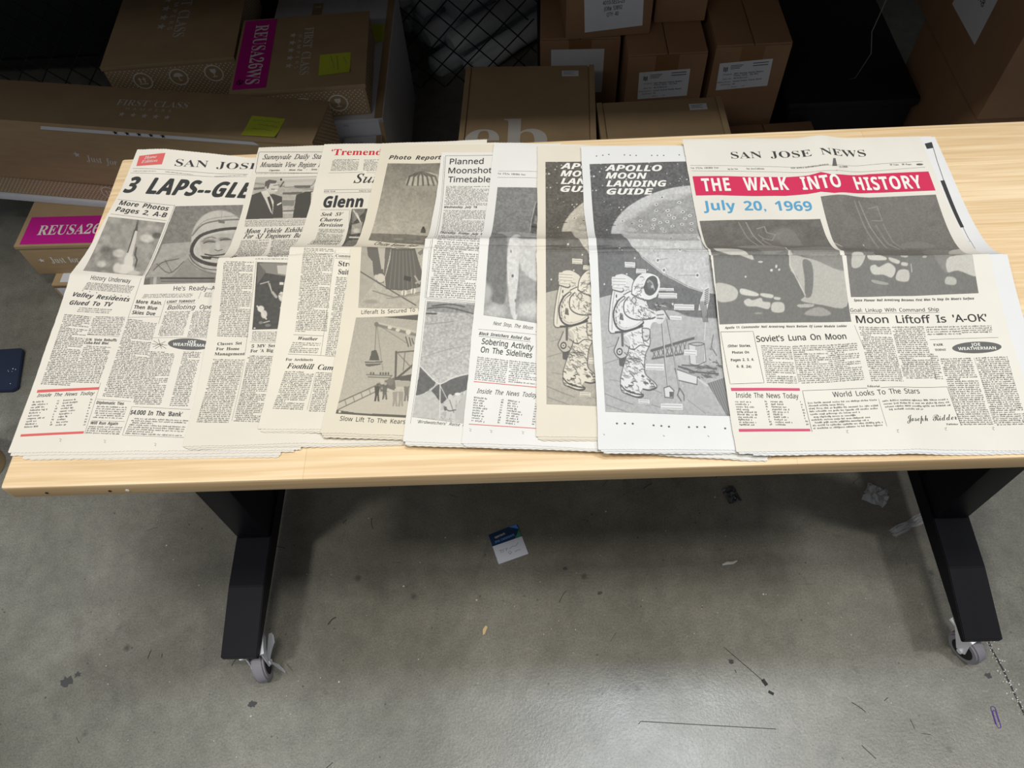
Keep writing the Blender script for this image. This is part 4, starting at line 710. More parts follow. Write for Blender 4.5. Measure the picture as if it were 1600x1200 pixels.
PICTURES = [
 [('rocket',[(4.5,422.7),(101.1,415.9),(111.5,300.8),(15.2,306.3)],[(170,338.8),(258.5,348.5),(222.5,431.2),(130,422.9)],[('f',150),('n',26,60),('g',339.2,0,430.8,0),('e',172.1,397.5,18.7,12.5,118,0.5),('e',163.8,391.2,14.6,10.4,105,0.6),('e',228.3,372.5,14.6,8.3,205,0.5),('e',245,368.3,10.4,6.2,95,0.5),('e',184.6,395.4,12.5,8.3,200,0.5),('e',157.5,412.1,10.4,7.3,195,0.6),('e',236.7,355.8,16.7,6.2,165,0.6),('n',22,24),('p',[(210,361),(214.2,361.7),(205.8,398.5),(196,396.5)],215,0.42),('l',[(210,360.4),(198.1,394.4)],1.67,60),('p',[(215.8,345),(214.8,361),(209.2,360.4)],70,0.42),('l',[(216.2,343.3),(214.8,351.7)],1.04,70),('l',[(211.7,387.1),(209.6,397.5),(212.7,405.8),(209.6,420.4)],2.5,75),('l',[(207.5,403.8),(206.5,418.3)],2.08,90),('e',200.2,407.9,9.4,15.6,222,0.4),('e',195,420.4,18.7,10.4,228,0.4),('e',182.5,418.3,8.3,10.4,215,0.5),('e',209.6,426.7,12.5,5.2,205,0.5)],0.62),
  ('pilot',[(104.5,452.3),(231.8,463.2),(275.4,300.1),(118,283.1)],[(274.2,322.5),(397.1,320),(388.8,441.2),(224.6,445)],[('f',118),('n',14,10),('p',[(224.2,447.5),(253.3,381.2),(307.5,376.7),(390.8,380.8),(390.8,447.5)],165,1.25),('n',8,14),('L',[(236.7,418.3),(286.7,397.5)],6.25,150),('L',[(240.8,422.5),(253.3,410),(278.3,403.8)],1.25,80),('L',[(245,412.1),(265.8,426.7),(286.7,407.9)],1.25,90),('L',[(257.5,405.8),(270,426.7)],1.04,90),('p',[(265.8,439.2),(290.8,403.8),(307.5,420.4),(390.8,418.3),(390.8,441.2)],140,2.08),('e',342.9,377.7,46.9,50,190,0.06),('L',[(299.2,368.3),(315.8,351.7),(340.8,345.4),(376.2,343.3)],2.08,110),('L',[(301.2,363.1),(317.9,346.5),(342.9,340.2),(376.2,337.5)],1.04,140),('L',[(347.1,328.8),(345,347.5)],1.04,160),('p',[(340.8,343.3),(351.2,346.5),(350.2,350),(340.8,348.5)],100,0.42),('L',[(390.8,359),(365.8,357.9),(336.7,361),(311.7,369.4),(299.2,385),(301.2,399.6),(320,410),(349.2,413.1),(390.8,407.9)],5.42,60,2),('L',[(390.8,362.1),(363.8,360.4),(336.7,363.8),(313.8,371.5),(303.3,386),(305.4,397.5),(322.1,405.8),(351.2,407.9),(390.8,404.8)],1.67,200,1),('p',[(310.6,378.8),(320,370.4),(340.8,365.2),(367.9,365.2),(390.8,368.3),(390.8,397.5),(365.8,403.8),(330.4,402.7),(313.8,393.3)],172,1.25),('e',325.2,376.7,14.6,3.7,125,0.5),('e',349.2,373.5,12.5,3.3,120,0.5),('L',[(316.9,379.8),(325.2,376.7),(334.6,378.3)],1.25,60),('L',[(342.9,375.6),(351.2,373.5),(359.6,374.6)],1.25,60),('L',[(317.9,373.5),(328.3,370.4),(336.7,372.5)],1.04,90),('e',338.8,384,4.6,8.3,192,0.5),('L',[(334.6,389.6),(339.8,391.2),(346,389.2)],1.04,90),('e',320,393.3,8.3,6.2,185,0.5),('e',357.5,389.2,8.3,7.3,185,0.5),('L',[(319,396.5),(332.5,398.5),(349.2,396.5),(363.8,393.3)],1.87,55),('L',[(326.2,400.6),(345,402.7)],2.08,75),('p',[(311.7,398.5),(330.4,400.6),(328.3,404.8),(315.8,403.8)],50,0.62),('L',[(295,397.5),(303.3,410),(328.3,420.4),(390.8,420.4)],1.67,90),('L',[(292.9,403.8),(305.4,416.2),(332.5,426.7),(390.8,426.7)],1.25,110),('p',[(224.2,434),(395,431.9),(390.8,445.4),(224.2,445.4)],125,0.62),('n',10,16),('L',[(245,435),(241.9,444.4)],4.58,175),('L',[(253.3,436),(334.6,435)],2.5,60),('L',[(253.3,440.8),(334.6,440)],1.25,80),('p',[(225.2,437.1),(236.7,436),(234.6,445),(224.2,445)],90,0.83)],0.62)],
 [('officials',[(8.8,496.9),(113.2,494.3),(113.5,399.3),(9.6,399.9)],[(400.4,276.9),(498.4,275.1),(486.1,340.4),(383.8,343)],[('f',175),('n',14,12),('p',[(400.4,276.9),(498.4,275.1),(497.5,283.5),(399.5,285.3)],190,0.88),('l',[(438,280),(497.5,278.3)],2.45,215),('l',[(397.8,287),(497.5,297.5)],2.1,140),('p',[(396,294),(413.5,292.3),(413.5,295.8),(396,297.5)],95,0.35),('p',[(445,285.3),(497.5,283.5),(492.3,292.3),(445,294)],200,0.7),('l',[(443.3,284.4),(438,292.3)],1.57,50),('e',439.4,280.9,1.8,2.1,50),('p',[(459,290.5),(485.3,289.6),(484.4,294),(460.8,293.7)],80,0.35),('l',[(497.5,276.5),(487,290.5),(445,293.1)],1.05,110),('p',[(441.5,301),(473,300.1),(469.5,304.5),(441.5,304.5)],90,0.52),('p',[(441.5,313.3),(460.8,313.3),(459,322),(441.5,322)],120,0.52),('l',[(442.4,329.9),(459,329)],1.4,70),('l',[(442.4,332.5),(459,332.9)],1.4,215),('p',[(392.5,305.4),(407.4,300.1),(415.3,304.5),(427.5,303.6),(440.6,308),(441.9,340.4),(383.8,343)],55,0.35),('p',[(407.4,300.1),(417,297.5),(427.5,315),(425.8,335.1),(422.3,330.8),(415.3,315)],225,0.35),('p',[(417,308.9),(421.4,307.1),(425.8,322),(425.4,334.6)],45,0.35),('e',424.9,292.3,10.8,10.5,205,0.12),('p',[(413.5,292.3),(414.4,284.4),(420.5,280.9),(432.8,282.6),(431,287),(422.3,287),(418.8,295.8),(415.3,294)],75,0.52),('l',[(427.5,290.2),(436.3,289.1)],0.88,80),('l',[(424,295.8),(432.8,296.6)],1.05,70),('e',431,297.5,3.1,1.4,235,0.3),('e',415.3,293.7,1.8,2.8,180,0.3),('l',[(433.6,320.3),(438.9,317.6)],2.1,235),('p',[(462.5,305.4),(476.5,300.1),(488.8,299.3),(492.3,308),(486.1,340.4),(457.3,340.4)],50,0.35),('p',[(486.1,301),(493.1,298.4),(488.8,318.5),(485.3,322)],225,0.35),('p',[(488.8,294),(498.4,283.5),(496.6,276.5),(498.4,297.5),(492.3,301)],150,0.7)],0.62),
  ('technician',[(58.5,282.4),(128.2,278.2),(124.9,174.8),(63.7,175.6)],[(401.8,409.8),(475.5,411.7),(461.4,513.7),(394.2,515.2)],[('f',58),('n',10,14),('p',[(404.7,411.2),(457.1,411.7),(454.3,433.8),(413.2,426.8)],130,1.13),('p',[(433,415.4),(456.3,414.6),(453.4,431),(434.4,428.2)],200,1.13),('p',[(402.7,409.8),(416,425.3),(401.8,445.2)],90,1.13),('l',[(406.7,444.6),(420.3,440.9)],1.42,190),('l',[(418.8,440.9),(425.1,457.9)],1.7,160),('l',[(421.7,443.8),(424,455.1)],0.85,220),('l',[(425.9,457.9),(431.6,465)],3.97,170),('p',[(436.7,441.8),(443.8,442.3),(442.9,446.3),(436.7,445.7)],230,0.28),('e',443.8,462.7,9.6,11.9,215,0.15),('p',[(434.4,462.2),(434.4,452.3),(450,449.4),(454.3,453.7),(452.9,457.9),(438.7,457.1)],45,0.85),('l',[(435.9,461.6),(450,461)],1.13,60),('e',440.1,462.7,2.6,2.3,190,0.2),('l',[(440.1,471.2),(447.2,471.8)],1.13,110),('p',[(438.7,474.9),(450,477.8),(447.2,513.2),(437.3,513.2)],140,1.13),('p',[(438.7,487.7),(451.4,484.3),(450,513.2),(436.7,513.2)],190,1.13),('l',[(438.7,482),(448.6,473.5)],2.27,230),('l',[(450,473.5),(438.7,490.5),(435.9,493.3)],1.98,60),('e',407.5,483.4,6.2,5.7,215,0.3),('e',412.6,491.9,5.7,7.4,205,0.3),('l',[(401.8,479.2),(416,499)],2.27,220),('e',407.5,504.7,4,2.8,120,0.4),('e',418.8,508.9,5.7,2.8,110,0.4),('l',[(411.8,504.7),(421.1,502.4)],1.42,200),('e',397.9,513.2,2,1.4,220,0.3)],0.62)],
 [('street',[(69,392.8),(118.7,393.2),(129,296.7),(72.8,292.6)],[(550,326.9),(599,326.4),(593.8,385),(533.4,385)],[('f',70),('n',16,20),('p',[(550,326.9),(571,326.9),(567.5,332.5),(549.1,346.5)],120,0.88),('l',[(552.6,329),(562.3,344.8)],2.1,210),('l',[(557,332.5),(560.9,341.3)],1.4,230),('p',[(548.3,348.3),(565.8,344.8),(562.3,360.5),(546.5,362.3)],165,1.75),('e',555.3,357,7,4.4,200,0.5),('l',[(544.8,366.6),(560.5,367.5)],2.45,215),('p',[(541.3,372.8),(558.8,370.1),(553.5,385),(534.3,385)],110,1.05),('n',20,8)],0.62)],
 [('parachute',[(16.7,500.9),(110,506.2),(121.2,303.8),(15.6,320.9)],[(605.9,255.7),(695,254.8),(681.9,383.4),(575.9,375.3)],[('g',256.3,122,368.8,190),('n',12,6),('n',10,60),('e',661.3,282.5,28.1,15,150,0.1),('p',[(632.2,288.1),(635,278.8),(642.5,272.2),(657.5,267.9),(672.5,269),(683.8,272.2),(689.4,278.8),(685.6,284.4),(680,287.2),(665,286.6),(648.1,288.5)],185,0.56),('l',[(654.8,268.6),(639.5,275),(635,287.8)],2.81,85),('l',[(655.8,268.6),(646.3,275),(643.4,287.8)],2.81,95),('l',[(656.8,268.6),(653,275),(651.9,287.8)],2.81,90),('l',[(657.8,268.6),(659.8,275),(660.3,287.8)],2.81,90),('l',[(658.9,268.6),(666.5,275),(668.8,287.8)],2.81,90),('l',[(659.9,268.6),(673.3,275),(677.2,287.8)],2.81,95),('l',[(660.8,268.6),(679.3,275),(684.7,287.8)],2.81,100),('l',[(648.1,289.1),(653.8,316.3)],0.56,140),('l',[(674.4,287.2),(670.6,312.5)],0.56,130),('l',[(665,288.1),(661.3,346.3)],0.38,165),('p',[(655.6,359),(656.6,353.8),(658.4,350),(661.3,349.1),(663.5,353.8),(664.1,359)],60,0.38),('e',659.9,350.9,1.9,2.2,55),('p',[(576.9,363.1),(635,361.6),(680,365),(681.9,384.7),(573.1,376.3)],112,1.12),('n',16,14),('e',621.9,370.6,9.4,2.2,150,0.5),('e',653.8,374.4,11.2,1.9,145,0.5)],0.62),
  ('wading',[(14.2,292.1),(123,292.5),(116.7,194.4),(21.5,192.1)],[(566,385.7),(681.5,387),(665,481.4),(559.9,480.8)],[('f',178),('n',16,8),('p',[(561.9,386.5),(575.6,386.5),(582.5,416.7),(590.7,436),(561.9,474.5)],165,1.65),('n',10,20),('p',[(574.2,387),(605.9,386.5),(599,419.5),(600.4,442.9),(590.7,444.2),(583.9,430.5),(582.5,411.2),(575.6,403)],78,0.83),('p',[(590.7,386.5),(605.9,387),(599.5,422.2),(596.2,422.2)],190,0.83),('p',[(603.1,387),(612.7,387),(601.7,433.2),(599.5,433.2)],88,0.83),('e',594.9,436,7.7,7.7,205,0.25),('e',588,434.6,3.3,4.4,200,0.3),('p',[(612.7,387),(648.5,387.9),(654,408.5),(662.2,434.6),(656.7,449.7),(632,455.2),(603.1,452.5),(601.7,436),(610,408.5)],75,0.83),('l',[(615.5,394.7),(608.6,451.1)],1.38,110),('l',[(620.4,394.7),(615.8,451.1)],1.38,110),('l',[(625.4,394.7),(622.9,451.1)],1.38,110),('l',[(630.3,394.7),(630.1,451.1)],1.38,110),('l',[(635.3,394.7),(637.2,451.1)],1.38,110),('l',[(640.2,394.7),(644.3,451.1)],1.38,110),('l',[(645.2,394.7),(651.5,451.1)],1.38,110),('p',[(632,431.9),(643,434.6),(641.6,441.5),(630.6,438.7)],45,0.55),('l',[(648.5,433.2),(655.3,444.2)],2.48,170),('l',[(649.8,443.7),(659.5,440.1)],2.48,170),('p',[(652.6,397.5),(665,389.2),(665,396.1),(656.7,401.6)],110,0.55),('l',[(612.7,387),(621,389.8),(637.5,389.2),(648.5,387)],1.93,225),('l',[(563.8,427.2),(593.5,444.2),(649.8,477.2)],1.65,70),('l',[(582.5,455.2),(615.5,464.9),(656.7,458)],1.65,120),('l',[(604.5,466.8),(659.5,460.7)],1.1,130),('e',631.4,458,5,5,225,0.25),('e',645.7,455.8,4.7,5,225,0.25),('l',[(631.4,452.5),(630.9,462.1)],1.38,90),('l',[(645.7,451.1),(645.2,460.2)],1.38,90),('e',579.7,471.7,16.5,4.4,150,0.6)],0.62),
  ('crane',[(20.4,176.3),(117.5,185.4),(123.5,26),(14.9,28.7)],[(556.4,496.5),(665,490.4),(652.6,653.8),(524.7,646.3)],[('g',496.5,172,645,186),('n',10,8),('p',[(600.4,495.1),(665,491),(665,502),(637.5,499.2)],70,1.1),('l',[(586.6,506.9),(649.8,524)],4.4,120),('l',[(589.4,504.2),(654,519.8)],2.75,195),('e',588,506.7,3.9,4.4,110,0.2),('e',608.6,511.6,3.9,2.8,215,0.2),('e',621,515.7,3.9,2.8,215,0.2),('e',637.5,519.3,4.4,4.4,215,0.2),('l',[(633.4,526.7),(637.5,541.8)],1.65,70),('l',[(638.9,528.1),(641.6,540.5)],1.65,70),('l',[(643,529.5),(645.7,537.7)],1.65,70),('l',[(590.7,507.5),(637.5,538.3)],0.83,110),('l',[(587.4,510.2),(584.7,548.7)],0.83,90),('l',[(588.5,510.2),(594.9,562.5),(597.6,579)],0.83,120),('p',[(579.7,548.7),(586.6,546.8),(589.4,552.8),(592.1,563.8),(575.6,563.8),(578.4,554.2)],70,0.55),('p',[(568.7,565.8),(597.6,564.7),(593.5,570.2),(575.6,573.5),(570.1,572.1)],85,0.55),('l',[(569.3,568.5),(596.2,567.4)],1.1,190),('l',[(571.5,585.8),(611.4,587.2),(608.6,590.5),(574.2,589.4)],1.65,110),('e',578.4,583.9,1.7,2.8,90,0.3),('e',582.5,583.9,1.7,2.8,90,0.3),('e',593.5,583.9,1.7,2.8,90,0.3),('e',597.6,583.9,1.7,2.8,90,0.3),('e',601.7,583.9,1.7,2.8,90,0.3),('e',605.9,583.9,1.7,2.8,90,0.3),('l',[(618.2,550.1),(616.9,591.3)],3.3,85),('l',[(619.6,550.9),(649.8,548.7)],2.2,90),('l',[(621,590),(649.8,566.6)],3.3,85),('l',[(621,552.8),(648.5,581.7)],1.38,110),('l',[(632,550.9),(629.2,579)],1.38,100),('p',[(615.5,590),(654,583.1),(654,596.8),(615.5,594.1)],70,0.55),('p',[(618.2,595.5),(654,596.8),(648.5,609.2),(618.2,606.5)],170,0.83),('p',[(526.1,642.2),(527.5,631.2),(593.5,602.3),(615.5,603.7),(648.5,606.5),(648.5,653.8),(524.7,646.3)],198,1.1),('l',[(527.5,629.8),(590.7,600.4)],1.38,90),('l',[(527.5,640.8),(590.7,609.8)],1.38,100),('l',[(538.5,625.7),(541.2,634.5)],1.1,110),('l',[(550.9,619.7),(553.6,628.5)],1.1,110),('l',[(563.2,613.6),(566,622.4)],1.1,110),('l',[(575.6,607.6),(578.4,616.4)],1.1,110),('l',[(588,601.5),(590.7,610.3)],1.1,110),('p',[(590.7,598.2),(615.5,590),(618.2,612),(593.5,612)],95,2.75),('e',596.2,596.8,4.4,5,190,0.3),('e',608.6,596.8,6.1,6.6,120,0.3),('l',[(597.6,606.5),(621,614.7)],4.4,200),('n',6,6),('p',[(584.1,603.7),(592.4,603.7),(591.3,616.1),(592.4,627.1),(589.6,627.1),(588.5,617.5),(586.9,627.1),(584.1,627.1),(585.2,616.1)],60,0.55),('p',[(596.2,601),(604.5,601),(603.4,613.3),(604.5,624.3),(601.7,624.3),(600.6,614.7),(599,624.3),(596.2,624.3),(597.3,613.3)],90,0.55),('p',[(612.5,612),(620.7,612),(619.6,624.3),(620.7,635.3),(618,635.3),(616.9,625.7),(615.2,635.3),(612.5,635.3),(613.6,624.3)],150,0.55),('p',[(621.5,612),(629.8,612),(628.7,624.3),(629.8,635.3),(627,635.3),(625.9,625.7),(624.3,635.3),(621.5,635.3),(622.6,624.3)],150,0.55),('p',[(630.3,603.7),(638.6,603.7),(637.5,616.1),(638.6,627.1),(635.8,627.1),(634.7,617.5),(633.1,627.1),(630.3,627.1),(631.4,616.1)],110,0.55),('e',589.4,601.5,2.5,2.8,90,0.2),('e',601.2,599.6,2.5,2.8,170,0.2),('e',617.7,609.8,2.5,2.8,190,0.2),('e',625.9,609.8,2.5,2.8,185,0.2),('e',635.3,602.3,2.5,2.8,170,0.2),('p',[(524.2,640.8),(555,645),(652.6,649.9),(652.6,653.8),(523.4,647.2)],75,0.83),('e',530.8,643.9,2.5,1.7,230,0.3)],0.62)],
 [('flagfield',[(11.2,214.9),(98.9,209.4),(90.6,27.9),(8.3,37.1)],[(667.2,470.4),(764,476.1),(742,664.2),(644.3,651.8)],[('g',471.7,165,590,185),('n',16,10),('p',[(667.2,472.3),(744.7,477.2),(744.2,491),(666.1,486.9)],130,1.65),('n',24,10),('L',[(676,478.6),(703.5,475.9),(725.5,480)],2.2,70),('L',[(668.3,482.7),(692.5,480.5),(714.5,484.1),(739.2,491)],2.2,75),('L',[(666.3,490.4),(681.5,491)],2.48,65),('L',[(666.3,507.5),(709,503.4)],0.83,120),('L',[(656.7,559.7),(703.5,546),(742,540.5)],0.83,140),('L',[(678.7,548.7),(733.7,524)],0.55,150),('L',[(665,568),(731,576.2)],0.55,150),('p',[(655.6,573.5),(680.1,598.2),(676,606.5),(654,618.8),(648.5,617.5)],75,0.55),('p',[(673.2,610.6),(684.2,599.6),(732.3,584.5),(731,609.2),(702.1,620.2),(689.7,631.2)],72,0.55),('L',[(655.6,572.9),(681.5,598.2),(692.5,598.2),(709,590),(732.3,585)],1.93,215),('L',[(670.5,609.2),(684.2,600.4)],1.38,190),('p',[(648.5,618.8),(673.2,612),(689.7,631.2),(687,654.6),(644.3,651.8)],190,1.1),('n',14,14),('p',[(709,642.2),(731,609.2),(728.2,658.7),(709,655.9)],185,1.1),('L',[(687,599.6),(687,653.2)],1.65,215),('L',[(687.5,603.7),(703.5,634)],1.1,210),('e',702.9,620.8,3.9,5,200,0.2),('p',[(693.8,629.8),(704.8,624.3),(713.1,617.5),(720,618.8),(711.7,625.7),(710.3,638.1),(711.7,655.9),(706.2,655.9),(704.8,645),(702.1,654.6),(696.6,654.6),(698,640.8),(692.5,635.3)],200,0.83),('e',714.5,616.1,5.5,2.5,225,0.3),('L',[(702.1,625.7),(709,645)],1.38,120),('L',[(693.8,635.3),(700.7,642.2),(711.7,640.8)],1.65,90),('e',695.8,638.9,2.8,3.9,90,0.3)],0.62)],
 [('rocketblast',[(13.3,457.7),(104.4,456.9),(99.9,181.4),(13.6,192.5)],[(777.5,292.8),(867.5,294.7),(852.5,507.5),(755.4,492.5)],[('f',122),('n',12,5),('n',8,40),('p',[(837.5,320),(843.1,323.8),(846.9,389.4),(826.3,389.4),(830,355.6)],78,0.75),('p',[(835.6,342.5),(841.3,344.4),(840.3,359.4),(833.8,357.5)],130,0.75),('p',[(830,361.3),(843.1,365),(842.2,368.8),(828.1,365)],55,0.56),('l',[(836.6,320),(830,351.9),(827.2,385.6)],1.12,175),('p',[(828.1,374.4),(845,376.3),(845,387.5),(826.3,385.6)],100,0.75),('l',[(831.9,376.3),(831.9,385.6)],1.88,60),('l',[(840.3,377.2),(840.3,386.6)],1.88,65),('P',[(753.2,387),(855.2,391.3),(855.2,511.7),(753.2,497.5)],150,0.85),('g',387,0,511.7,0),('P',[(761.7,385.6),(790,385.6),(792.9,426.7),(790,474.8),(778.7,480.5),(761.7,463.5)],95,3.4),('l',[(761.7,387),(787.2,387)],2.83,120),('P',[(812.7,392.7),(855.2,395.5),(855.2,455),(815.5,440.8)],200,3.97),('P',[(801.4,387),(812.7,387),(811.3,426.7),(808.4,494.7),(801.4,497.5),(795.7,477.7),(792.9,426.7)],212,2.27),('e',801.4,447.9,2.3,2.3,90,0.4),('e',799.1,418.2,1.7,2.3,130,0.4),('e',805.6,477.7,1.7,2.6,110,0.4),('P',[(812.7,389.8),(846.7,391.3),(846.7,398.3),(812.7,399.8)],120,2.27),('P',[(808.4,463.5),(812.7,438),(811.3,477.7),(807,494.7),(805.6,483.3)],130,1.7),('P',[(836.8,463.5),(846.7,440.8),(855.2,460.7),(855.2,483.3),(841,489)],120,3.4),('e',773,489,25.5,11.3,185,0.7),('e',829.7,489,31.2,14.2,200,0.7),('n',20,12),('e',761.7,466.3,11.3,14.2,170,0.7)],0.62)],
 [('moonguide',[(12.8,501.5),(187.9,507),(187.4,42.4),(13.1,48.2)],[(921.3,256.8),(1092,252),(1160,650.5),(946,643.5)],'MOON',0.5)],
 [('moonguide',[(12.8,512),(187.9,517.6),(185.4,47.8),(11.1,53.7)],[(921.3,256.8),(1092,252),(1160,650.5),(946,643.5)],'MOON',0.5)],
 [('moonstep',[(3.9,385.5),(184.5,387.1),(179.3,184.9),(1.9,180.8)],[(1093,345.6),(1281.4,342.4),(1330,502.8),(1124.4,507)],[('f',98),('n',9,5),('n',10,50),('e',1222.9,374,28.8,21.1,128,0.8),('l',[(1153.9,349.1),(1167.3,377.8),(1184.6,397)],1.73,135,3),('l',[(1165.4,349.1),(1176.9,374),(1194.2,397)],1.73,150,3),('l',[(1182.7,360.6),(1194.2,356.8),(1198,368.3),(1211.4,372.1),(1205.7,383.6),(1192.3,379.8),(1184.6,372.1)],1.53,150,2),('l',[(1190.3,381.7),(1201.8,393.2)],1.53,140,2),('P',[(1228.7,360.6),(1242.1,368.3),(1251.7,397),(1222.9,397),(1217.2,374)],120,2.68),('p',[(1109.3,395.5),(1329.4,395.5),(1329.4,505.6),(1109.3,508.3)],92,1.65),('P',[(1147.8,398.3),(1222.1,399.6),(1233.1,445),(1244.1,423),(1224.8,417.5)],130,2.2),('P',[(1113.4,406.5),(1147.8,409.3),(1172,431.3),(1145,424.4),(1114.8,414.8)],196,1.65),('P',[(1180.8,402.4),(1222.1,402.4),(1219.3,416.1),(1189.1,420.3)],118,3.85),('P',[(1224.8,401),(1233.1,423),(1268.9,431.3),(1314.3,445),(1321.2,484.9),(1282.6,483.6),(1249.6,479.4),(1255.1,472.6),(1245.5,461.5),(1240,450.5),(1227.6,439.5)],178,1.65),('P',[(1246.9,431.3),(1260.6,434),(1266.1,453.3),(1264.7,472.6),(1255.1,473.9),(1252.4,453.3)],95,1.65),('P',[(1233.1,403.8),(1315.6,401),(1315.6,442.3),(1268.9,431.3),(1235.8,420.3)],120,1.65),('e',1200.1,443.7,2.5,1.9,210,0.3),('e',1207,439,1.9,2.5,200,0.3),('e',1211.9,442.8,1.9,1.7,200,0.3),('e',1160.7,451.9,1.9,1.4,200,0.3),('e',1182.2,434,4.4,1.4,195,0.3),('P',[(1114.8,460.2),(1139.5,462.1),(1150.5,469.8),(1145,479.4),(1120.3,480.3)],190,1.65),('P',[(1155.5,465.7),(1180.8,471.2),(1179.4,474.8),(1156,472.6)],210,1.65),('P',[(1186.3,471.2),(1204.2,472.6),(1203.4,476.7),(1187.7,474.8)],205,1.65),('P',[(1160.2,480.8),(1167.1,477.5),(1173.9,479.4),(1186.3,476.7),(1190.4,480.8),(1201.4,482.2),(1198.7,489.6),(1180.8,486.9),(1165.7,486.3)],200,1.65),('P',[(1205,482.2),(1221.5,482.2),(1222.9,492.4),(1205,492.4)],195,1.65),('P',[(1207,475.3),(1216.6,475.9),(1215.2,478.6),(1207.8,478.1)],200,1.65),('P',[(1245.5,483.6),(1268.9,483),(1266.1,486.3),(1246.9,486.9)],175,1.1),('P',[(1255.1,494.6),(1277.1,485.8),(1297.8,493.2),(1282.6,496.8)],150,2.2),('e',1183.6,494.6,8.3,1.7,130,0.5),('n',10,8),('l',[(1224.8,401),(1227.6,436.8),(1255.1,472.6)],1.38,205,2)],0.6),
  ('moonstep',[(195.6,434.7),(372.1,437.3),(357.9,225),(185.1,221.3)],[(1282.3,307.3),(1462,304.4),(1528.8,458.2),(1329.7,464.2)],[('f',106),('n',9,5),('n',8,50),('e',1405.4,343.3,57.5,38.3,108,0.8),('l',[(1335.5,314.6),(1353.7,354.8),(1374.8,391.3)],2.11,135,3),('l',[(1343.1,314.6),(1363.3,354.8),(1388.2,391.3)],1.34,155,2),('l',[(1372.8,351),(1390.1,381.7),(1407.3,393.2)],1.73,140,2),('l',[(1384.3,349.1),(1399.7,379.8),(1415,393.2)],1.34,140,2),('l',[(1359.4,324.2),(1372.8,320.3),(1382.4,343.3),(1366.1,343.3)],1.34,140,2),('l',[(1370.9,352.9),(1384.3,368.3)],2.68,120,4),('P',[(1415,381.7),(1443.8,378.8),(1464.8,389.3),(1415,391.3)],120,1.92),('l',[(1301.9,381.7),(1315.3,391.3)],2.3,170,4),('p',[(1315.1,395.5),(1531,394.1),(1531,461.5),(1316.5,467)],96,1.65),('P',[(1443,398.2),(1487,396.9),(1478.7,417.5),(1489.7,423),(1476,436.7),(1454,420.2)],118,3.3),('P',[(1488.3,396.9),(1526.8,396),(1524.1,417.5),(1489.7,415.3),(1478.7,413.4)],186,1.65),('P',[(1476,418.9),(1525.5,418.9),(1524.1,440),(1492.5,434),(1476,435.4)],196,1.65),('P',[(1476,440.9),(1489.7,442.2),(1491.1,449.1),(1475.4,448.3)],180,1.65),('P',[(1326.1,413.4),(1341.2,412),(1345.4,420.2),(1338.5,431.2),(1326.1,431.2)],190,1.65),('P',[(1350.9,416.1),(1375.6,419.7),(1377,423.5),(1352.2,423)],205,1.65),('P',[(1382.5,420.2),(1399.5,423.5),(1397.6,427.1),(1385.2,424.4)],200,1.65),('P',[(1403.1,425.2),(1412.7,425.7),(1412.2,429),(1403.9,428.5)],200,1.65),('P',[(1355,431.2),(1361.9,428.5),(1368.7,431.2),(1382.5,426.3),(1394.9,432.6),(1390.7,442.2),(1377,439.5),(1360.5,438.9)],200,1.65),('P',[(1400.4,434),(1415.5,434),(1416.9,445.5),(1397.6,444.4)],195,1.65),('P',[(1400.4,416.1),(1411.4,416.9),(1410,419.7),(1401.7,418.9)],180,1.65),('P',[(1360.5,445),(1385.2,448.3),(1382.5,450.5),(1363.2,448.3)],150,1.1),('l',[(1418.2,427.1),(1421,435.4)],1.38,170),('e',1437.5,418.9,4.4,1.7,160,0.4),('n',10,8)],0.6)],
]

BOX_TEXT = [('4010-SELG-23', 'm'), ('59 . 1-8', 'm'), ('60', 'm'), ('A STAR IS', 's'), ('BAL', 's'), ('BOX', 's'), ('Box:   of', 's'), ('Cherry Cards  Qty Box', 'm'), ('Description:', 's'), ('FIRST CLASS', 'r'), ('FIRST CLASS', 'rb'), ('H A M P E R S', 'm'), ('H A M P E R S', 's'), ('ITEM', 's'), ('Item No:', 's'), ('JOB# 53892', 'm'), ('Just for you', 'rb'), ('Just for you', 'rbi'), ('MEG Monster Second Reward', 'm'), ('Project:', 's'), ('QTY: 40', 'm'), ('Quantity:', 's'), ('REUSA26WS', 'rb'), ('SPM CANDIDATE', 'sb'), ('Sound Stream Puzzle Board', 'm'), ('THE', 'rb'), ('eb', 'rb'), ('missing a monster', 'm'), ('opentech', 'm')]
# ================================================================ the hall
mb = MB(); mb.add([(-3.5, -3, 0), (5.5, -3, 0), (5.5, 4, 0), (-3.5, 4, 0)], [(0, 1, 2, 3)], concrete_material()); tag(mb.build('floor'), kind='structure')
WALLM = mat('dark_painted_block', (58, 60, 62), .9, noise=.1, scale=8)
mb = MB(); mb.box((-3.5, 4, 0), (5.5, 4.1, 5.2), WALLM); tag(mb.build('wall_back'), kind='structure')
mb = MB(); mb.box((-1.9, 0.74, 1.30), (3.9, 2.9, 1.36), mat('shade_deck_board', (120, 98, 70), .85), .004)  # unseen deck added overhead to hold light off the boxes behind
mb.box((-1.9, 0.70, 1.27), (3.9, 0.74, 1.38), mat('shade_deck_orange_edge', (186, 84, 30), .5), .004); tag(mb.build('unseen_shade_deck'), kind='structure')

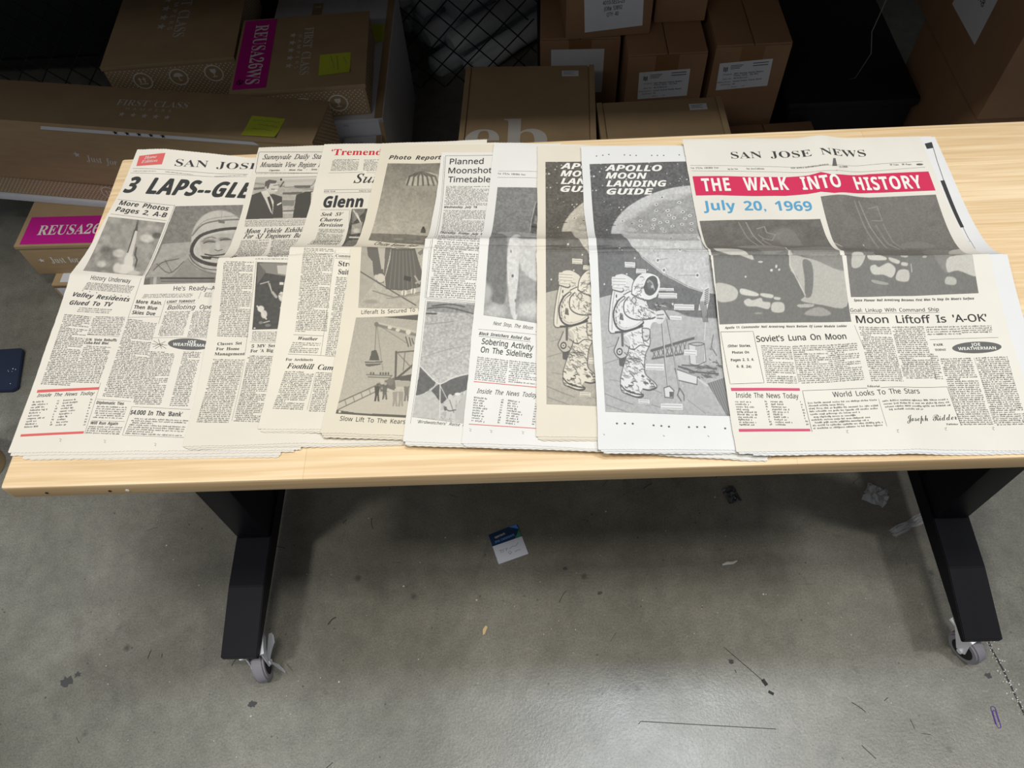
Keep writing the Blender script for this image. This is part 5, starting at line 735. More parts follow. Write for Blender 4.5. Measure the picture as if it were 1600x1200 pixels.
# ================================================================ the work table
TX, TY, TH = 1.632, 0.61, 0.86
table = thing('work_table', 'rolling work table with a pale wooden top and black steel legs', 'table', (0, 0, 0))
mb = MB(); mb.box((0, 0, TH - .031), (TX, TY, TH), wood_material(), .0045); o = mb.build('tabletop', table, True); o['label'] = 'pale wooden butcher block top'
for x, d in ((.052, .002), (.135, .002), (.158, .0025)):
    hole = MB(); hole.cyl((x, -.0002, TH - .017), d, .0012, DARK if d < .0024 else WHITE, 'Y', 12)
    hole.build('screw_hole', table)['label'] = 'small dark hole in the front edge' if d < .0024 else 'small filled pale hole in the front edge'
def caster(x, y, yaw, lever, parent):
    c = MB(); r = .037
    c.box((-.026, -.03, .097), (.026, .03, .105), STEEL, .0015); c.cyl((0, 0, .092), .02, .010, STEEL)
    for s in (-1, 1):
        c.prism([(-.020, .094), (.026, .094), (.040, .040), (.033, .028), (.021, .032)], s * .0165 - .0012, s * .0165 + .0012, STEEL, Matrix(((0, 0, 1, 0), (-1, 0, 0, 0), (0, 1, 0, 0), (0, 0, 0, 1))))
    c.box((-.0177, -.022, .088), (.0177, .022, .0945), STEEL, .001)
    c.cyl((0, -.030, r), .006, .044, STEEL, 'X', 12)
    f = c.build('caster', parent, True); f.location = (x, y, 0); f.rotation_euler = (0, 0, yaw)
    wl = MB(); wl.cyl((0, -.030, r), r, .026, TYRE, 'X', 40, bevel=.004); wo = wl.build('wheel', f, True); wo['label'] = 'grey rubber wheel'
    hb = MB(); hb.cyl((0, -.030, r), .024, .0275, DARK, 'X', 28); hb.cyl((0, -.030, r), .008, .030, STEEL, 'X', 16); hb.build('hub', f, True)
    if lever:
        l = MB(); X = lever
        def lobe(p0, p1, p2, rad):
            bm = bmesh.new(); n = 9; rows = []
            for i in range(n):
                t = i / (n - 1); p = Vector(p0) * (1 - t) ** 2 + Vector(p1) * 2 * t * (1 - t) + Vector(p2) * t * t
                wv = .005 + (rad - .005) * t ** 1.5 if t < .8 else rad * math.sqrt(max(.08, 1 - ((t - .8) / .2) ** 2))
                rows.append((bm.verts.new(p + Vector((-wv * .5, wv, .001))), bm.verts.new(p + Vector((wv * .5, -wv, -.001)))))
            for a, b in zip(rows, rows[1:]): bm.faces.new((a[0], b[0], b[1], a[1]))
            bmesh.ops.solidify(bm, geom=bm.faces[:], thickness=.0022); l.bm(bm, STEEL)
        lobe((X * .020, -.026, .052), (X * .026, -.014, .068), (X * .044, .010, .092), .011)
        lobe((X * .020, -.030, .050), (X * .027, -.040, .040), (X * .044, -.052, .028), .012)
        lobe((X * .018, -.010, .066), (X * .021, .004, .078), (X * .026, .020, .100), .010)
        l.build('brake_lever', f, True)['label'] = 'shiny metal brake pedal'
    return f
YZ = Matrix(((0, 0, 1, 0), (1, 0, 0, 0), (0, 1, 0, 0), (0, 0, 0, 1)))      # prism outline (y, z) pulled along x
for x0, x1, s in ((.024, .100, 1), (1.530, 1.606, -1)):
    ft = MB(); ft.prism([(-.046, .108), (.64, .108), (.64, .126), (.42, .155), (.36, .155), (.20, .155), (.094, .150), (-.046, .124)], x0, x1, BLACKM, YZ, .0016); ft.build('foot', table)
    cx = (x0 + x1) / 2
    col_ = MB(); col_.box((cx - .034, .200, .154), (cx + .034, .300, TH - .075), BLACKM, .003); col_.build('column', table, True)
    br = MB(); br.box((cx - .03, .04, TH - .075), (cx + .03, .57, TH - .0315), BLACKM, .002); br.build('top_bracket', table, True)
    ax, bx = cx, cx + s * .02
    caster(ax + (.012 if s > 0 else -.006), -.012, R(14 if s > 0 else 28), 1, table); caster(ax, .60, R(170), 0, table)
cb = MB(); cb.box((.09, .235, TH - .10), (1.54, .275, TH - .04), BLACKM, .002); cb.build('crossbar', table, True)

# ================================================================ the newspapers
NP = [('oldest newspaper at the left end with a three laps headline and a rocket launch photo', (218, 211, 197)),
      ('newspaper with a photo of two men in dark suits, second from the left', (216, 208, 192)),
      ('newspaper with a red serif headline above a bold black name headline', (218, 210, 192)),
      ('cream newspaper page of photos showing a parachute and a crane lift at sea', (214, 204, 182)),
      ('newspaper with a planned moonshot timetable column above a desert flag photo', (219, 215, 205)),
      ('newspaper with a tall rocket plume photo captioned Next Stop, The Moon', (219, 216, 208)),
      ('yellowed moon landing guide newspaper, mostly covered by its greyer twin', (216, 207, 188)),
      ('pale grey moon landing guide newspaper showing a whole astronaut drawing', (216, 215, 211)),
      ('newspaper with a red walk into history banner, uncovered at the right end', (216, 211, 198))]
prepare_text([(e[1], e[2]) for pg in PRINT for e in pg if e[0] == 'T'] + [('H', s) for s in STYLES] + BOX_TEXT)
CAPS = {s: float(GLYPHS[('H', s)][0][:, 1].max()) for s in STYLES}
def sheet_grid(mb, k, u0, u1, v0, v1, lift, m, du, dv, rng, torn=True):
    us = np.arange(u0, u1 + du * .5, du); vf = SHEETS[k][2] * SHEETS[k][5]
    vs = np.unique(np.round(np.concatenate([np.arange(v0, v1, dv), [v1, vf], vf + np.arange(-.02, .0201, .0025)]), 5)); vs = vs[(vs >= v0) & (vs <= v1)]
    U, V = np.meshgrid(us, vs, indexing='ij'); nu, nv = U.shape
    jag = np.convolve(rng.standard_normal(nv + 8), np.ones(9) / 9, 'valid') * .0012
    fu = 1 - np.clip((U - u0) / .02, 0, 1); U2 = U + fu * jag[None, :]
    if torn:
        zig = np.where(np.arange(nu) % 2 == 0, .0004, -.0004)[:, None] + np.convolve(rng.standard_normal(nu + 30), np.ones(31) / 31, 'valid')[:, None] * .003
        V = V + zig * (1 - np.clip((V - v0) / .012, 0, 1)) + zig[::-1] * np.clip(1 - (v1 - V) / .012, 0, 1) * .7
    x, y, z = sheet_z(k, U2.ravel(), V.ravel(), lift)
    i, j = np.meshgrid(np.arange(nu - 1), np.arange(nv - 1), indexing='ij'); i = i.ravel(); j = j.ravel()
    mb.add(np.stack([x, y, z], 1), np.stack([i * nv + j, (i + 1) * nv + j, (i + 1) * nv + j + 1, i * nv + j + 1], 1), m)
for k, (lab, rgb) in enumerate(NP):
    rng = np.random.default_rng(40 + k); rnd = random.Random(70 + k); L = SHEETS[k][2]
    paper = mat('newsprint_%d' % k, rgb, .62, spec=.4, noise=.035, scale=9, bump=.25)
    inner = mat('newsprint_inside_%d' % k, tuple(int(c * .985) for c in rgb) if k != 8 else (214, 213, 210), .9, spec=.2, noise=.03, scale=9)
    root = thing('newspaper', lab, 'newspaper', (*sheet_xy(k, 0., 0.), TOP), 0, 'vintage newspapers fanned out across the table')
    off = np.array([root.location.x, root.location.y, TOP])
    def put(u, v, lift, k=k, off=off):
        x, y, z = sheet_z(k, np.asarray(u, float), np.asarray(v, float), lift); return np.stack([x, y, z], 1) - off
    wu = {8: .384, 2: .398}.get(k, PW)
    mb = MB(); sheet_grid(mb, k, 0, wu, 0, L, 0, paper, .0025, .006, rng); mb.v = [v - off for v in mb.v]
    run_print(mb, put, PRINT[k], .00045, rnd); mb.build('front_page', root, True)
    # the pages inside, showing a little past the bottom and the right edge
    mb = MB(); offs = {0: ((.004, -.0035), (.022, -.0075), (.03, -.0095)), 8: ((.004, -.004), (.02, -.0055)), 3: ((.002, -.003), (.004, -.005))}.get(k, ((.003, -.003), (.006, -.0045)))
    for q, (a, b) in enumerate(offs):
        far = {8: (.404, .412), 0: (.378, .362, .36)}.get(k, (PW - .004, PW - .006, PW - .007))[q]
        sheet_grid(mb, k, a, far, b, L - .004 + (.003 if k == 8 else 0), (-.0008 if k == 8 else -.0007) * (q + 1), inner, .005, .012, rng)
    mb.v = [v - off for v in mb.v]
    if k == 8: run_print(mb, put, INNER_PRINT, -.0008 + .00045, rnd)
    mb.build('inner_pages', root, True)
    tint = tuple(c / lin((238,) * 3)[0] for c in lin(rgb)); hm = halftone_material('halftone_%d' % k, tint)
    for n, (nm, quad, corners, ops, cell) in enumerate(PICTURES[k]):
        picture(nm, put, quad, corners, MOON_ART if ops == 'MOON' else ops, cell, hm, root, .0005, 11 + n)

# ================================================================ boxes behind the table
def plane_put(o, ex, ey):                                     # prints on a flat face: o + u*ex + v*ey, lifted along its normal
    o, ex, ey = Vector(o), Vector(ex).normalized(), Vector(ey).normalized(); n = ex.cross(ey)
    def put(u, v, lift): l = np.broadcast_to(lift, np.shape(np.atleast_1d(u))); return np.array([(o + ex * a + ey * b + n * c)[:] for a, b, c in zip(np.atleast_1d(u), np.atleast_1d(v), l)])
    return put
def dots(mb, put, wd, ht, step, r, m):
    rr = 0; v = step * .6
    while v < ht - step * .3:
        u = step * (.5 if rr % 2 else 1.0)
        while u < wd - step * .3:
            mb.add(put([u - r, u, u + r, u], [v, v - r, v, v + r], .0005), [(0, 1, 2, 3)], m); u += step
        v += step * .5; rr += 1
def ring_icon(mb, put, c, r, kind, m, back):
    P = [(c[0] + math.cos(t * math.pi / 16) * r, c[1] + math.sin(t * math.pi / 16) * r) for t in range(33)]
    print_ellipse(mb, put, c, (c[0] + r, c[1]), (c[0], c[1] + r), back, .0008); print_strip(mb, put, P, r * .16, m, .0011)
    u, v = c
    if kind == 'up':
        for dx in (-.3, .2): print_strip(mb, put, [(u + dx * r, v - .25 * r), (u + dx * r, v + .2 * r)], r * .16, m, .0011); mb.add(put([u + (dx - .22) * r, u + (dx + .22) * r, u + dx * r], [v + .15 * r, v + .15 * r, v + .5 * r], .0011), [(0, 1, 2)], m)
        print_strip(mb, put, [(u - .55 * r, v - .4 * r), (u + .45 * r, v - .4 * r)], r * .12, m, .0011)
    elif kind == 'umbrella':
        Q = [(u, v + .05 * r)] + [(u + math.cos(t * math.pi / 10) * .55 * r, v + .05 * r + math.sin(t * math.pi / 10) * .5 * r) for t in range(11)]
        mb.add(put([q[0] for q in Q], [q[1] for q in Q], .0011), [(0, i, i + 1) for i in range(1, 11)], m); print_strip(mb, put, [(u, v + .1 * r), (u, v - .45 * r), (u + .14 * r, v - .5 * r), (u + .2 * r, v - .38 * r)], r * .12, m, .0011)
    else:
        Q = [(u, v + .1 * r), (u - .34 * r, v + .55 * r), (u + .34 * r, v + .55 * r), (u + .3 * r, v + .15 * r), (u + .1 * r, v - .02 * r), (u - .1 * r, v - .02 * r), (u - .3 * r, v + .15 * r)]
        mb.add(put([q[0] for q in Q], [q[1] for q in Q], .0011), [(0, 2, 1), (0, 3, 2), (0, 4, 3), (0, 5, 4), (0, 6, 5), (0, 1, 6)], m); print_strip(mb, put, [(u, v), (u, v - .42 * r)], r * .12, m, .0011); print_strip(mb, put, [(u - .28 * r, v - .45 * r), (u + .28 * r, v - .45 * r)], r * .12, m, .0011)
def text_on(mb, put, text, st, a, b, cap, m, lift=.0007): print_text(mb, put, text, st, a, b, cap, m, lift)
TOPF = lambda w_, d_, h: plane_put((0, 0, h), (1, 0, 0), (0, 1, 0))
FRONT = plane_put((0, 0, 0), (1, 0, 0), (0, 0, 1))
def gift_box(name, label, loc, yaw, w_, d_, h, group=None, base=KRAFT):
    r = thing(name, label, 'box', loc, yaw, group); mb = MB(); mb.box((0, 0, 0), (w_, d_, h - .004), base, .002); return r, mb
def lid(r, w_, d_, h, m=KRAFT, over=.003):
    mb = MB(); mb.box((-over, -over, h - .004), (w_ + over, d_ + over * .3, h), m, .0016); mb.box((-over, -over, h - .012), (w_ + over, -.0004, h - .003), m, .001); return mb
# --- D: magenta lidded box low on the left
r, mb = gift_box('gift_box', 'box with a bright magenta lid panel low at the left of the table', (-.742, 1.062, .07), R(-1.0), .40, .30, .12)
put = FRONT; mb.add(put(*[[.042 + p[0] for p in star_pts(.010)]] + [[.059 + p[1] for p in star_pts(.009)]], .0008), [list(range(10))], PRINTW)
text_on(mb, put, 'Just for you', 'rb', (.067, .047), (.195, .047), .024, PRINTW); mb.build('body', r, True)
mb = lid(r, .40, .30, .12); pt = TOPF(0, 0, .12); print_quad(mb, pt, [(.012, .108), (.385, .108), (.385, .004), (.012, .004)], MAGENTA, .0006, .1); text_on(mb, pt, 'REUSA26WS', 'rb', (.050, .038), (.285, .038), .036, WHITE, .0011); mb.build('lid', r, True)['label'] = 'lid with magenta panel reading REUSA26WS'
# --- E: white box at the very bottom
r, mb = gift_box('gift_box', 'white cardboard box with brown edges at the bottom of the left stack', (-.690, 1.020, 0), R(-1.0), .36, .32, .07, base=WCARD)
mb.box((-.002, -.002, .058), (.362, .0, .0655), KRAFT, .0006); mb.box((-.002, -.0015, .001), (.004, .0, .06), KRAFT, .0006); mb.build('body', r, True)
mb = lid(r, .36, .32, .07, KRAFT, .002); print_quad(mb, TOPF(0, 0, .07), [(.02, .30), (.34, .30), (.34, .008), (.02, .008)], WCARD, .0006, .1); mb.build('lid', r, True)
# --- C, B: the two flat boxes under the long box
ya = R(-9.5)
def along(x, z, back=0.0): return (-.65 + x * math.cos(ya) - back * math.sin(ya), 1.212 + x * math.sin(ya) + back * math.cos(ya), z)
r, mb = gift_box('flat_box', 'thin white box directly under the dotted box at the left', along(-.33, .191, .004), ya, 1.02, .15, .022, base=WCARD); mb.build('body', r, True)
mb = lid(r, 1.02, .15, .022, WCARD, .001); mb.build('lid', r, True)
r, mb = gift_box('gift_box', 'long brown box with white dotted front, wedged under the longest box', along(-.33, .2135, .010), ya, 1.02, .15, .076)
dots(mb, FRONT, 1.02, .072, .0115, .0021, PRINTW); ring_icon(mb, FRONT, (.50, .034), .022, 'up', GREYP, KRAFT); mb.build('body', r, True); mb = lid(r, 1.02, .15, .076, KRAFT, .0005); mb.build('lid', r, True)
# --- A: the long box
LA, DA, HA = 1.16, .150, .204
r, mb = gift_box('long_box', 'longest brown box lying across the left stack with white stars on top', along(-.33, .290, 0), ya, LA, DA, HA)
put = FRONT; mb.add(put([.487 + p[0] for p in star_pts(.011)], [.103 + p[1] for p in star_pts(.011)], .0008), [list(range(10))], GREYP); text_on(mb, put, 'Just for you', 'rbi', (.505, .082), (.640, .070), .022, GREYP)
print_quad(mb, put, [(.44, .194), (1.00, .196), (1.02, .180), (.43, .180)], WCARD, .0008, .2)
print_stars(mb, put, [(.640 + .032 * i, .187) for i in range(5)], .0075, DARK, .0013)
sd = plane_put((LA, 0, 0), (0, 1, 0), (0, 0, 1)); dots(mb, sd, DA, HA - .01, .0125, .0021, PRINTW); ring_icon(mb, sd, (.075, .08), .026, 'glass', PRINTW, KRAFT); mb.build('body', r, True)
mb = lid(r, LA, DA, HA); pt = TOPF(0, 0, HA); text_on(mb, pt, 'FIRST CLASS', 'r', (.613, .081), (.805, .087), .022, GREYP); text_on(mb, pt, 'H A M P E R S', 's', (.646, .066), (.768, .068), .009, GREYP); print_stars(mb, pt, [(.645 + .0305 * i, .048) for i in range(5)], .0095, GREYP, .0007); mb.build('lid', r, True)['label'] = 'brown lid printed FIRST CLASS HAMPERS with five stars'
def hamper_lid(mb, w_, d_, h, panel, scribble):
    pt = plane_put((0, d_, h), (0, -1, 0), (1, 0, 0))        # reads from the back edge towards the table
    if panel:
        print_quad(mb, pt, [(.006, .004), (d_ - .012, .004), (d_ - .012, .092), (.006, .092)], MAGENTA, .0006, .1); text_on(mb, pt, 'REUSA26WS', 'rb', (.030, .036), (d_ - .030, .036), .036, WHITE, .0011)
        if scribble: print_strip(mb, pt, [(d_ - .052, .018), (d_ - .036, .012), (d_ - .030, .022), (d_ - .044, .030), (d_ - .050, .020), (d_ - .034, .022)], .003, DARK, .0012)
    s = 1.0 if panel else 1.30; u0, v0 = (.058, .144) if panel else (.042, .136)
    text_on(mb, pt, 'FIRST CLASS', 'rb', (u0, v0 + .031 * s), (u0 + .207 * s, v0 + .031 * s), .024 * s, GREYP); text_on(mb, pt, 'H A M P E R S', 'm', (u0 + .030 * s, v0 + .015 * s), (u0 + .178 * s, v0 + .015 * s), .010 * s, GREYP)
    print_stars(mb, pt, [(u0 + (.030 + .0335 * i) * s, v0) for i in range(5)], .0115 * s, GREYP, .0007)
# --- G: the box with magenta panel and yellow note
WG, DG, HG = .347, .318, .095
r, mb = gift_box('gift_box', 'brown box with a dark magenta strip and a yellow note on its lid', (-.070, 1.277, .395), R(2.9), WG, DG, HG)
dots(mb, FRONT, WG, HG - .008, .0125, .0021, PRINTW); ring_icon(mb, FRONT, (.178, .040), .024, 'umbrella', PRINTW, KRAFT); ring_icon(mb, FRONT, (.268, .042), .024, 'glass', PRINTW, KRAFT)
dots(mb, plane_put((WG, 0, 0), (0, 1, 0), (0, 0, 1)), DG, HG - .008, .0125, .0021, PRINTW); mb.build('body', r, True)
mb = lid(r, WG, DG, HG); hamper_lid(mb, WG, DG, HG, True, True); mb.build('lid', r, True)['label'] = 'lid with magenta strip reading REUSA26WS'
# --- F: the box behind it at the left
WF, DF, HF = .358, .42, .12
r, mb = gift_box('gift_box', 'dark brown box with shipping icons on its dotted front, behind the longest box', (-.454, 1.427, .36), R(3.4), WF, DF, HF)
dots(mb, FRONT, WF, HF - .01, .0125, .0021, PRINTW)
for u, kd in ((.092, 'up'), (.192, 'umbrella'), (.290, 'glass')): ring_icon(mb, FRONT, (u, .066 + u * .03), .024, kd, PRINTW, KRAFT)
dots(mb, plane_put((WF, 0, 0), (0, 1, 0), (0, 0, 1)), DF, HF - .008, .0125, .0021, PRINTW); mb.build('body', r, True)
mb = lid(r, WF, DF, HF); hamper_lid(mb, WF, DF, HF, False, False); mb.build('lid', r, True)
# --- white boxes around G
r, mb = gift_box('white_box', 'large white box with brown edges, under and behind the box with the yellow note', (-.055, 1.276, 0), R(0.2), .362, .60, .393, base=WCARD)
mb.box((.350, -.001, .01), (.3618, .2, .391), KRAFT, .0005); text_on(mb, FRONT, 'BAL', 's', (.255, .372), (.268, .372), .005, GREY); mb.build('body', r, True); mb = lid(r, .362, .60, .393, WCARD, .001); pt = TOPF(0, 0, .393); print_quad(mb, pt, [(.340, .60), (.361, .60), (.361, 0), (.340, 0)], KRAFT, .0006, .2)
print_quad(mb, pt, [(.112, .545), (.142, .545), (.142, .47), (.112, .47)], KRAFT, .0006, .2); text_on(mb, pt, 'THE', 'rb', (.116, .520), (.139, .520), .010, WHITE, .0011); text_on(mb, plane_put((0, .60, .393), (0, -1, 0), (1, 0, 0)), 'ITEM', 's', (.02, .245), (.08, .245), .010, GREYP); mb.build('lid', r, True)
r, mb = gift_box('white_box', 'grey white box with brown edges, right of the longest box and lowest', (.199, 1.105, 0), R(2), .102, .165, .34, base=WCARD); mb.box((.091, -.001, .02), (.1018, .1, .337), KRAFT, .0005); mb.build('body', r, True)
mb = lid(r, .102, .165, .34, WCARD, .001); pt = TOPF(0, 0, .34); print_quad(mb, pt, [(.088, .165), (.101, .165), (.101, 0), (.088, 0)], KRAFT, .0006, .2); text_on(mb, pt, 'A STAR IS', 's', (.006, .135), (.052, .138), .006, GREY); text_on(mb, pt, 'BOX', 's', (.03, .095), (.06, .097), .008, GREY); mb.build('lid', r, True)
# --- hidden supports that the other boxes stand on
for nm, lb, lo, hi in (('carton', 'plain carton standing under the dark brown box behind the longest box', (-.44, 1.47, 0), (-.13, 1.80, .359)), ('carton', 'plain carton under the rear half of the longest box', (-.30, 1.115, 0), (.10, 1.255, .19))):
    t = thing(nm, lb, 'box', lo); mb = MB(); mb.box((0, 0, 0), tuple(h - l for l, h in zip(lo, hi)), KRAFT2, .003); mb.build('body', t, True)

# --- mailer boxes in the middle
def mailer(label, loc, yaw, w_, d_, h, letters=None, stack=0.0):
    r = thing('mailer_box', label, 'box', loc, yaw); mb = MB(); mb.box((0, 0, 0), (w_, d_, h - .003), KRAFT, .0015); mb.build('body', r, True)
    mb = MB(); mb.box((.016, .0, h - .003), (w_ - .016, d_, h), KRAFT, .001)
    if letters:
        pt = TOPF(0, 0, h)
        for t, st, a, b, cap in letters: text_on(mb, pt, t, st, a, b, cap, GREYP)
    mb.build('lid', r, True)
    for x in (0, w_ - .0135): mb = MB(); mb.box((x, -.001, h - .012), (x + .0135, d_ + .001, h + .0012), KRAFT, .001); mb.build('side_flap', r, True)
    lb = MB(); lb.box((w_ - .082, d_ - .043, h), (w_ - .040, d_ - .022, h + .0007), LABELW)
    pt = TOPF(0, 0, h + .0007); print_strip(lb, pt, [(w_ - .078, d_ - .028), (w_ - .05, d_ - .028)], .002, BLUE, .0004)
    for i in range(2): print_strip(lb, pt, [(w_ - .078, d_ - .033 - .004 * i), (w_ - .056 + .006 * i, d_ - .033 - .004 * i)], .0012, GREY, .0004)
    lb.build('sticker', r)['label'] = 'small white address sticker'
    return r
mailer('flat mailer box printed with large pale letters, centre behind the table', (.524, 1.000, .40), R(-2.8), .328, .328, .10, [('eb', 'rb', (.015, .002), (.212, .002), .122)])
mailer('flat mailer box with blank lid, right of the lettered mailer', (.867, .900, .40), R(.9), .304, .262, .10)
mailer('mailer box directly beneath the lettered mailer', (.526, 1.004, .0), R(-2.8), .326, .322, .398)
mailer('mailer box directly beneath the blank lidded mailer', (.869, .904, .0), R(.9), .300, .256, .398)

# --- shipping cartons at the right
def shipping_label(mb, put, w_, h, kind):
    mb.add(put([0, w_, w_, 0], [0, 0, h, h], .0008), [(0, 1, 2, 3)], LABELW)
    if kind == 'text':
        for t, y, x0, x1 in (('missing a monster', .70, .30, .72), ('4010-SELG-23', .56, .31, .68), ('JOB# 53892', .43, .33, .64), ('QTY: 40', .30, .38, .58)): text_on(mb, put, t, 'm', (w_ * x0, h * y), (w_ * x1, h * y), h * .085, INK, .0012)
    elif kind == 'form':
        for u, q in ((.10, .18), (.13, .05), (.16, .12)): print_strip(mb, put, [(w_ * u, h * (.66 + q * .2)), (w_ * u, h * (.66 + q * .2 + .16))], w_ * .018, INK, .0012)
        for i in range(3): print_strip(mb, put, [(w_ * .22, h * (.88 - .055 * i)), (w_ * (.46 - .03 * i), h * (.88 - .055 * i))], h * .022, GREY, .0012)
        for i in range(2): print_strip(mb, put, [(w_ * (.64 + .0 * i), h * (.90 - .09 * i)), (w_ * .93, h * (.90 - .09 * i))], h * .03, GREY, .0012)
        for t, b, y in (('Project:', 'MEG Monster Second Reward', .55), ('', 'Cherry Cards  Qty Box', .48), ('Item No:', '4010-SELG-23', .38), ('Description:', 'Sound Stream Puzzle Board', .27), ('Quantity:', '60', .17)):
            if t: text_on(mb, put, t, 's', (w_ * (.28 - .022 * len(t)), h * y), (w_ * .27, h * y), h * .05, INK, .0012)
            text_on(mb, put, b, 'm', (w_ * .31, h * y), (w_ * (.31 + .022 * len(b)), h * y), h * .05, INK, .0012)
        text_on(mb, put, 'Box:   of', 's', (w_ * .30, h * .06), (w_ * .55, h * .06), h * .045, GREY, .0012)
def carton(label, loc, yaw, w_, d_, h, lab=None, group=None, seam=True):
    r = thing('shipping_carton', label, 'box', loc, yaw, group); mb = MB(); mb.box((0, 0, 0), (w_, d_, h - .006), KRAFT2, .004); mb.build('body', r, True)
    if seam:
        for a, b in ((.001, w_ / 2 - .0012), (w_ / 2 + .0012, w_ - .001)): mb = MB(); mb.box((a, .001, h - .006), (b, d_ - .001, h), KRAFT2, .0022); mb.build('flap', r, True)
        tp = MB(); pt = FRONT; tp.add(pt([w_ / 2 - .03, w_ / 2 + .03, w_ / 2 + .03, w_ / 2 - .03], [h - .07, h - .07, h - .004, h - .004], .0004), [(0, 1, 2, 3)], mat('clear_packing_tape', (132, 94, 60), .35, spec=.5)); tp.build('tape', r)
    if lab:
        kind, x, y, a, b, tilt = lab; mb = MB(); ct, st = math.cos(R(tilt)), math.sin(R(tilt)); shipping_label(mb, plane_put((x, 0, y), (ct, 0, st), (-st, 0, ct)), a, b, kind); mb.build('shipping_label', r)['label'] = 'white printed shipping label'
    return r
carton('brown shipping carton with a form label, just right of the lettered mailer stack', (.958, 1.345, .215), R(.3), .206, .30, .285, ('form', .036, .150, .133, .083, 2), 'brown shipping cartons on the right')
carton('rightmost brown shipping carton with a form label, seam along its open top', (1.187, 1.368, .215), R(.3), .197, .40, .285, ('form', .022, .150, .138, .083, 3), 'brown shipping cartons on the right')
carton('brown carton behind the lettered mailer, its blank white label half hidden', (.733, 1.432, .215), R(-2.5), .214, .30, .285, ('blank', .030, .118, .142, .135, 0), 'brown shipping cartons on the right')
carton('top brown carton with a white quantity label reading QTY: 40', (.800, 1.418, .502), R(3), .222, .28, .20, ('text', .050, .018, .150, .125, 3), 'brown shipping cartons on the right')
carton('plain brown carton on top, between the quantity label and the rightmost carton', (1.036, 1.474, .502), R(0), .135, .25, .17, None, 'brown shipping cartons on the right')
for i, (x, y, a, d) in enumerate(((.960, 1.35, .204, .30), (1.189, 1.372, .193, .39), (.736, 1.436, .21, .29))):
    carton(('lower brown carton beneath the middle form labelled carton', 'lower brown carton beneath the rightmost form labelled carton', 'lower brown carton beneath the half hidden blank label')[i], (x, y, 0), R((.3, .3, -2.5)[i]), a, d, .214, None, 'brown shipping cartons on the right', False)
carton('low dark carton on the floor, lowest box at the right behind the table', (1.22, 1.10, .0), R(1.5), .275, .235, .27, None, None, True)
# --- dark cartons at far right
t = thing('large_carton', 'big dark carton with a white label at the far right', 'box', (1.78, 1.10, .452)); mb = MB(); mb.box((0, 0, 0), (.5, .62, .5), KRAFT2, .004); mb.build('body', t, True)
mb = MB(); lp = plane_put((0, .62, 0), (0, -1, 0), (0, 0, 1)); mb.add(lp([.30, .47, .47, .30], [.10, .10, .26, .26], .0008), [(0, 1, 2, 3)], LABELW)
text_on(mb, lp, '59 . 1-8', 'm', (.33, .17), (.43, .17), .016, INK, .0013); mb.build('shipping_label', t)
t = thing('large_carton', 'big dark carton beneath the white labelled one at the far right', 'box', (1.79, 1.11, 0)); mb = MB(); mb.box((0, 0, 0), (.48, .42, .45), KRAFT2, .004); mb.build('body', t, True)
t = thing('bin_or_dark_block', 'dark blue bin at the far right beside the big dark cartons', 'bin', (1.86, .80, 0)); mb = MB(); mb.box((0, 0, 0), (.4, .26, .40), mat('blue_plastic', (40, 62, 112), .5), .01); mb.build('body', t, True); mb = MB(); mb.box((-.01, -.01, .40), (.41, .27, .425), mat('blue_plastic', (40, 62, 112), .5), .006); mb.build('rim', t, True)
mb = MB(); mb.tube([(1.60, 1.36, 1.299), (1.575, 1.335, .78), (1.562, 1.33, .628), (1.557, 1.33, .545), (1.579, 1.335, .481), (1.595, 1.40, .36), (1.60, 1.44, .3272)], .0013, mat('grey_cable', (112, 112, 110), .6), 6); tag(mb.build('cable', None, True), 'thin pale cable hanging in the dark right of the cartons', 'cable')

# ================================================================ sticky notes
NOTE = mat('yellow_green_note', (196, 208, 60), .8)
def note(label, M, a, b, lines, curl=.004):
    mb = MB(); V = []; n = 7
    for i in range(n):
        for j in range(n): x, y = a * i / (n - 1), b * j / (n - 1); V.append((x, y, .0009 + curl * max(0, .5 - y / b) ** 2 * 4 * (.4 + x / a)))
    mb.add(V, [(i * n + j, (i + 1) * n + j, (i + 1) * n + j + 1, i * n + j + 1) for i in range(n - 1) for j in range(n - 1)], NOTE)
    z = lambda u, v, l: np.array([(p, q, .0009 + curl * max(0, .5 - q / b) ** 2 * 4 * (.4 + p / a) + .0004) for p, q in zip(u, v)])
    rr = random.Random(len(label))
    for x0, y0, x1, y1 in lines:
        P = [(a * (x0 + (x1 - x0) * i / 14), b * (y0 + (y1 - y0) * i / 14 + rr.uniform(-.035, .035))) for i in range(15)]; print_strip(mb, z, P, .0010, PENCIL, 0, .02)
    o = mb.build('sticky_note', None, True); o.matrix_world = M; return tag(o, label, 'note', 'yellow sticky notes')
def on_top(loc, yaw, x, y, z, turn=0): return Matrix.Translation(loc) @ Matrix.Rotation(yaw, 4, 'Z') @ Matrix.Translation((x, y, z)) @ Matrix.Rotation(R(turn), 4, 'Z')
note('yellow sticky note on the long box, near its right end', on_top(along(-.33, .290, 0), ya, 0.980, .002, HA, -2), .088, .074, ((.1, .8, .9, .78), (.3, .6, .9, .58), (.2, .38, .8, .36)))
note('yellow sticky note with pen marks beside the magenta strip', on_top((-.070, 1.277, .395), R(2.9), .226, .042, HG, 1), .082, .090, ((.35, .9, .5, .3), (.55, .9, .62, .2), (.75, .85, .9, .45)), .003)
note('yellow sticky note at the edge of the large white box', on_top((-.055, 1.276, 0), R(.2), .300, .330, .3935, 2), .042, .09, (), .002)

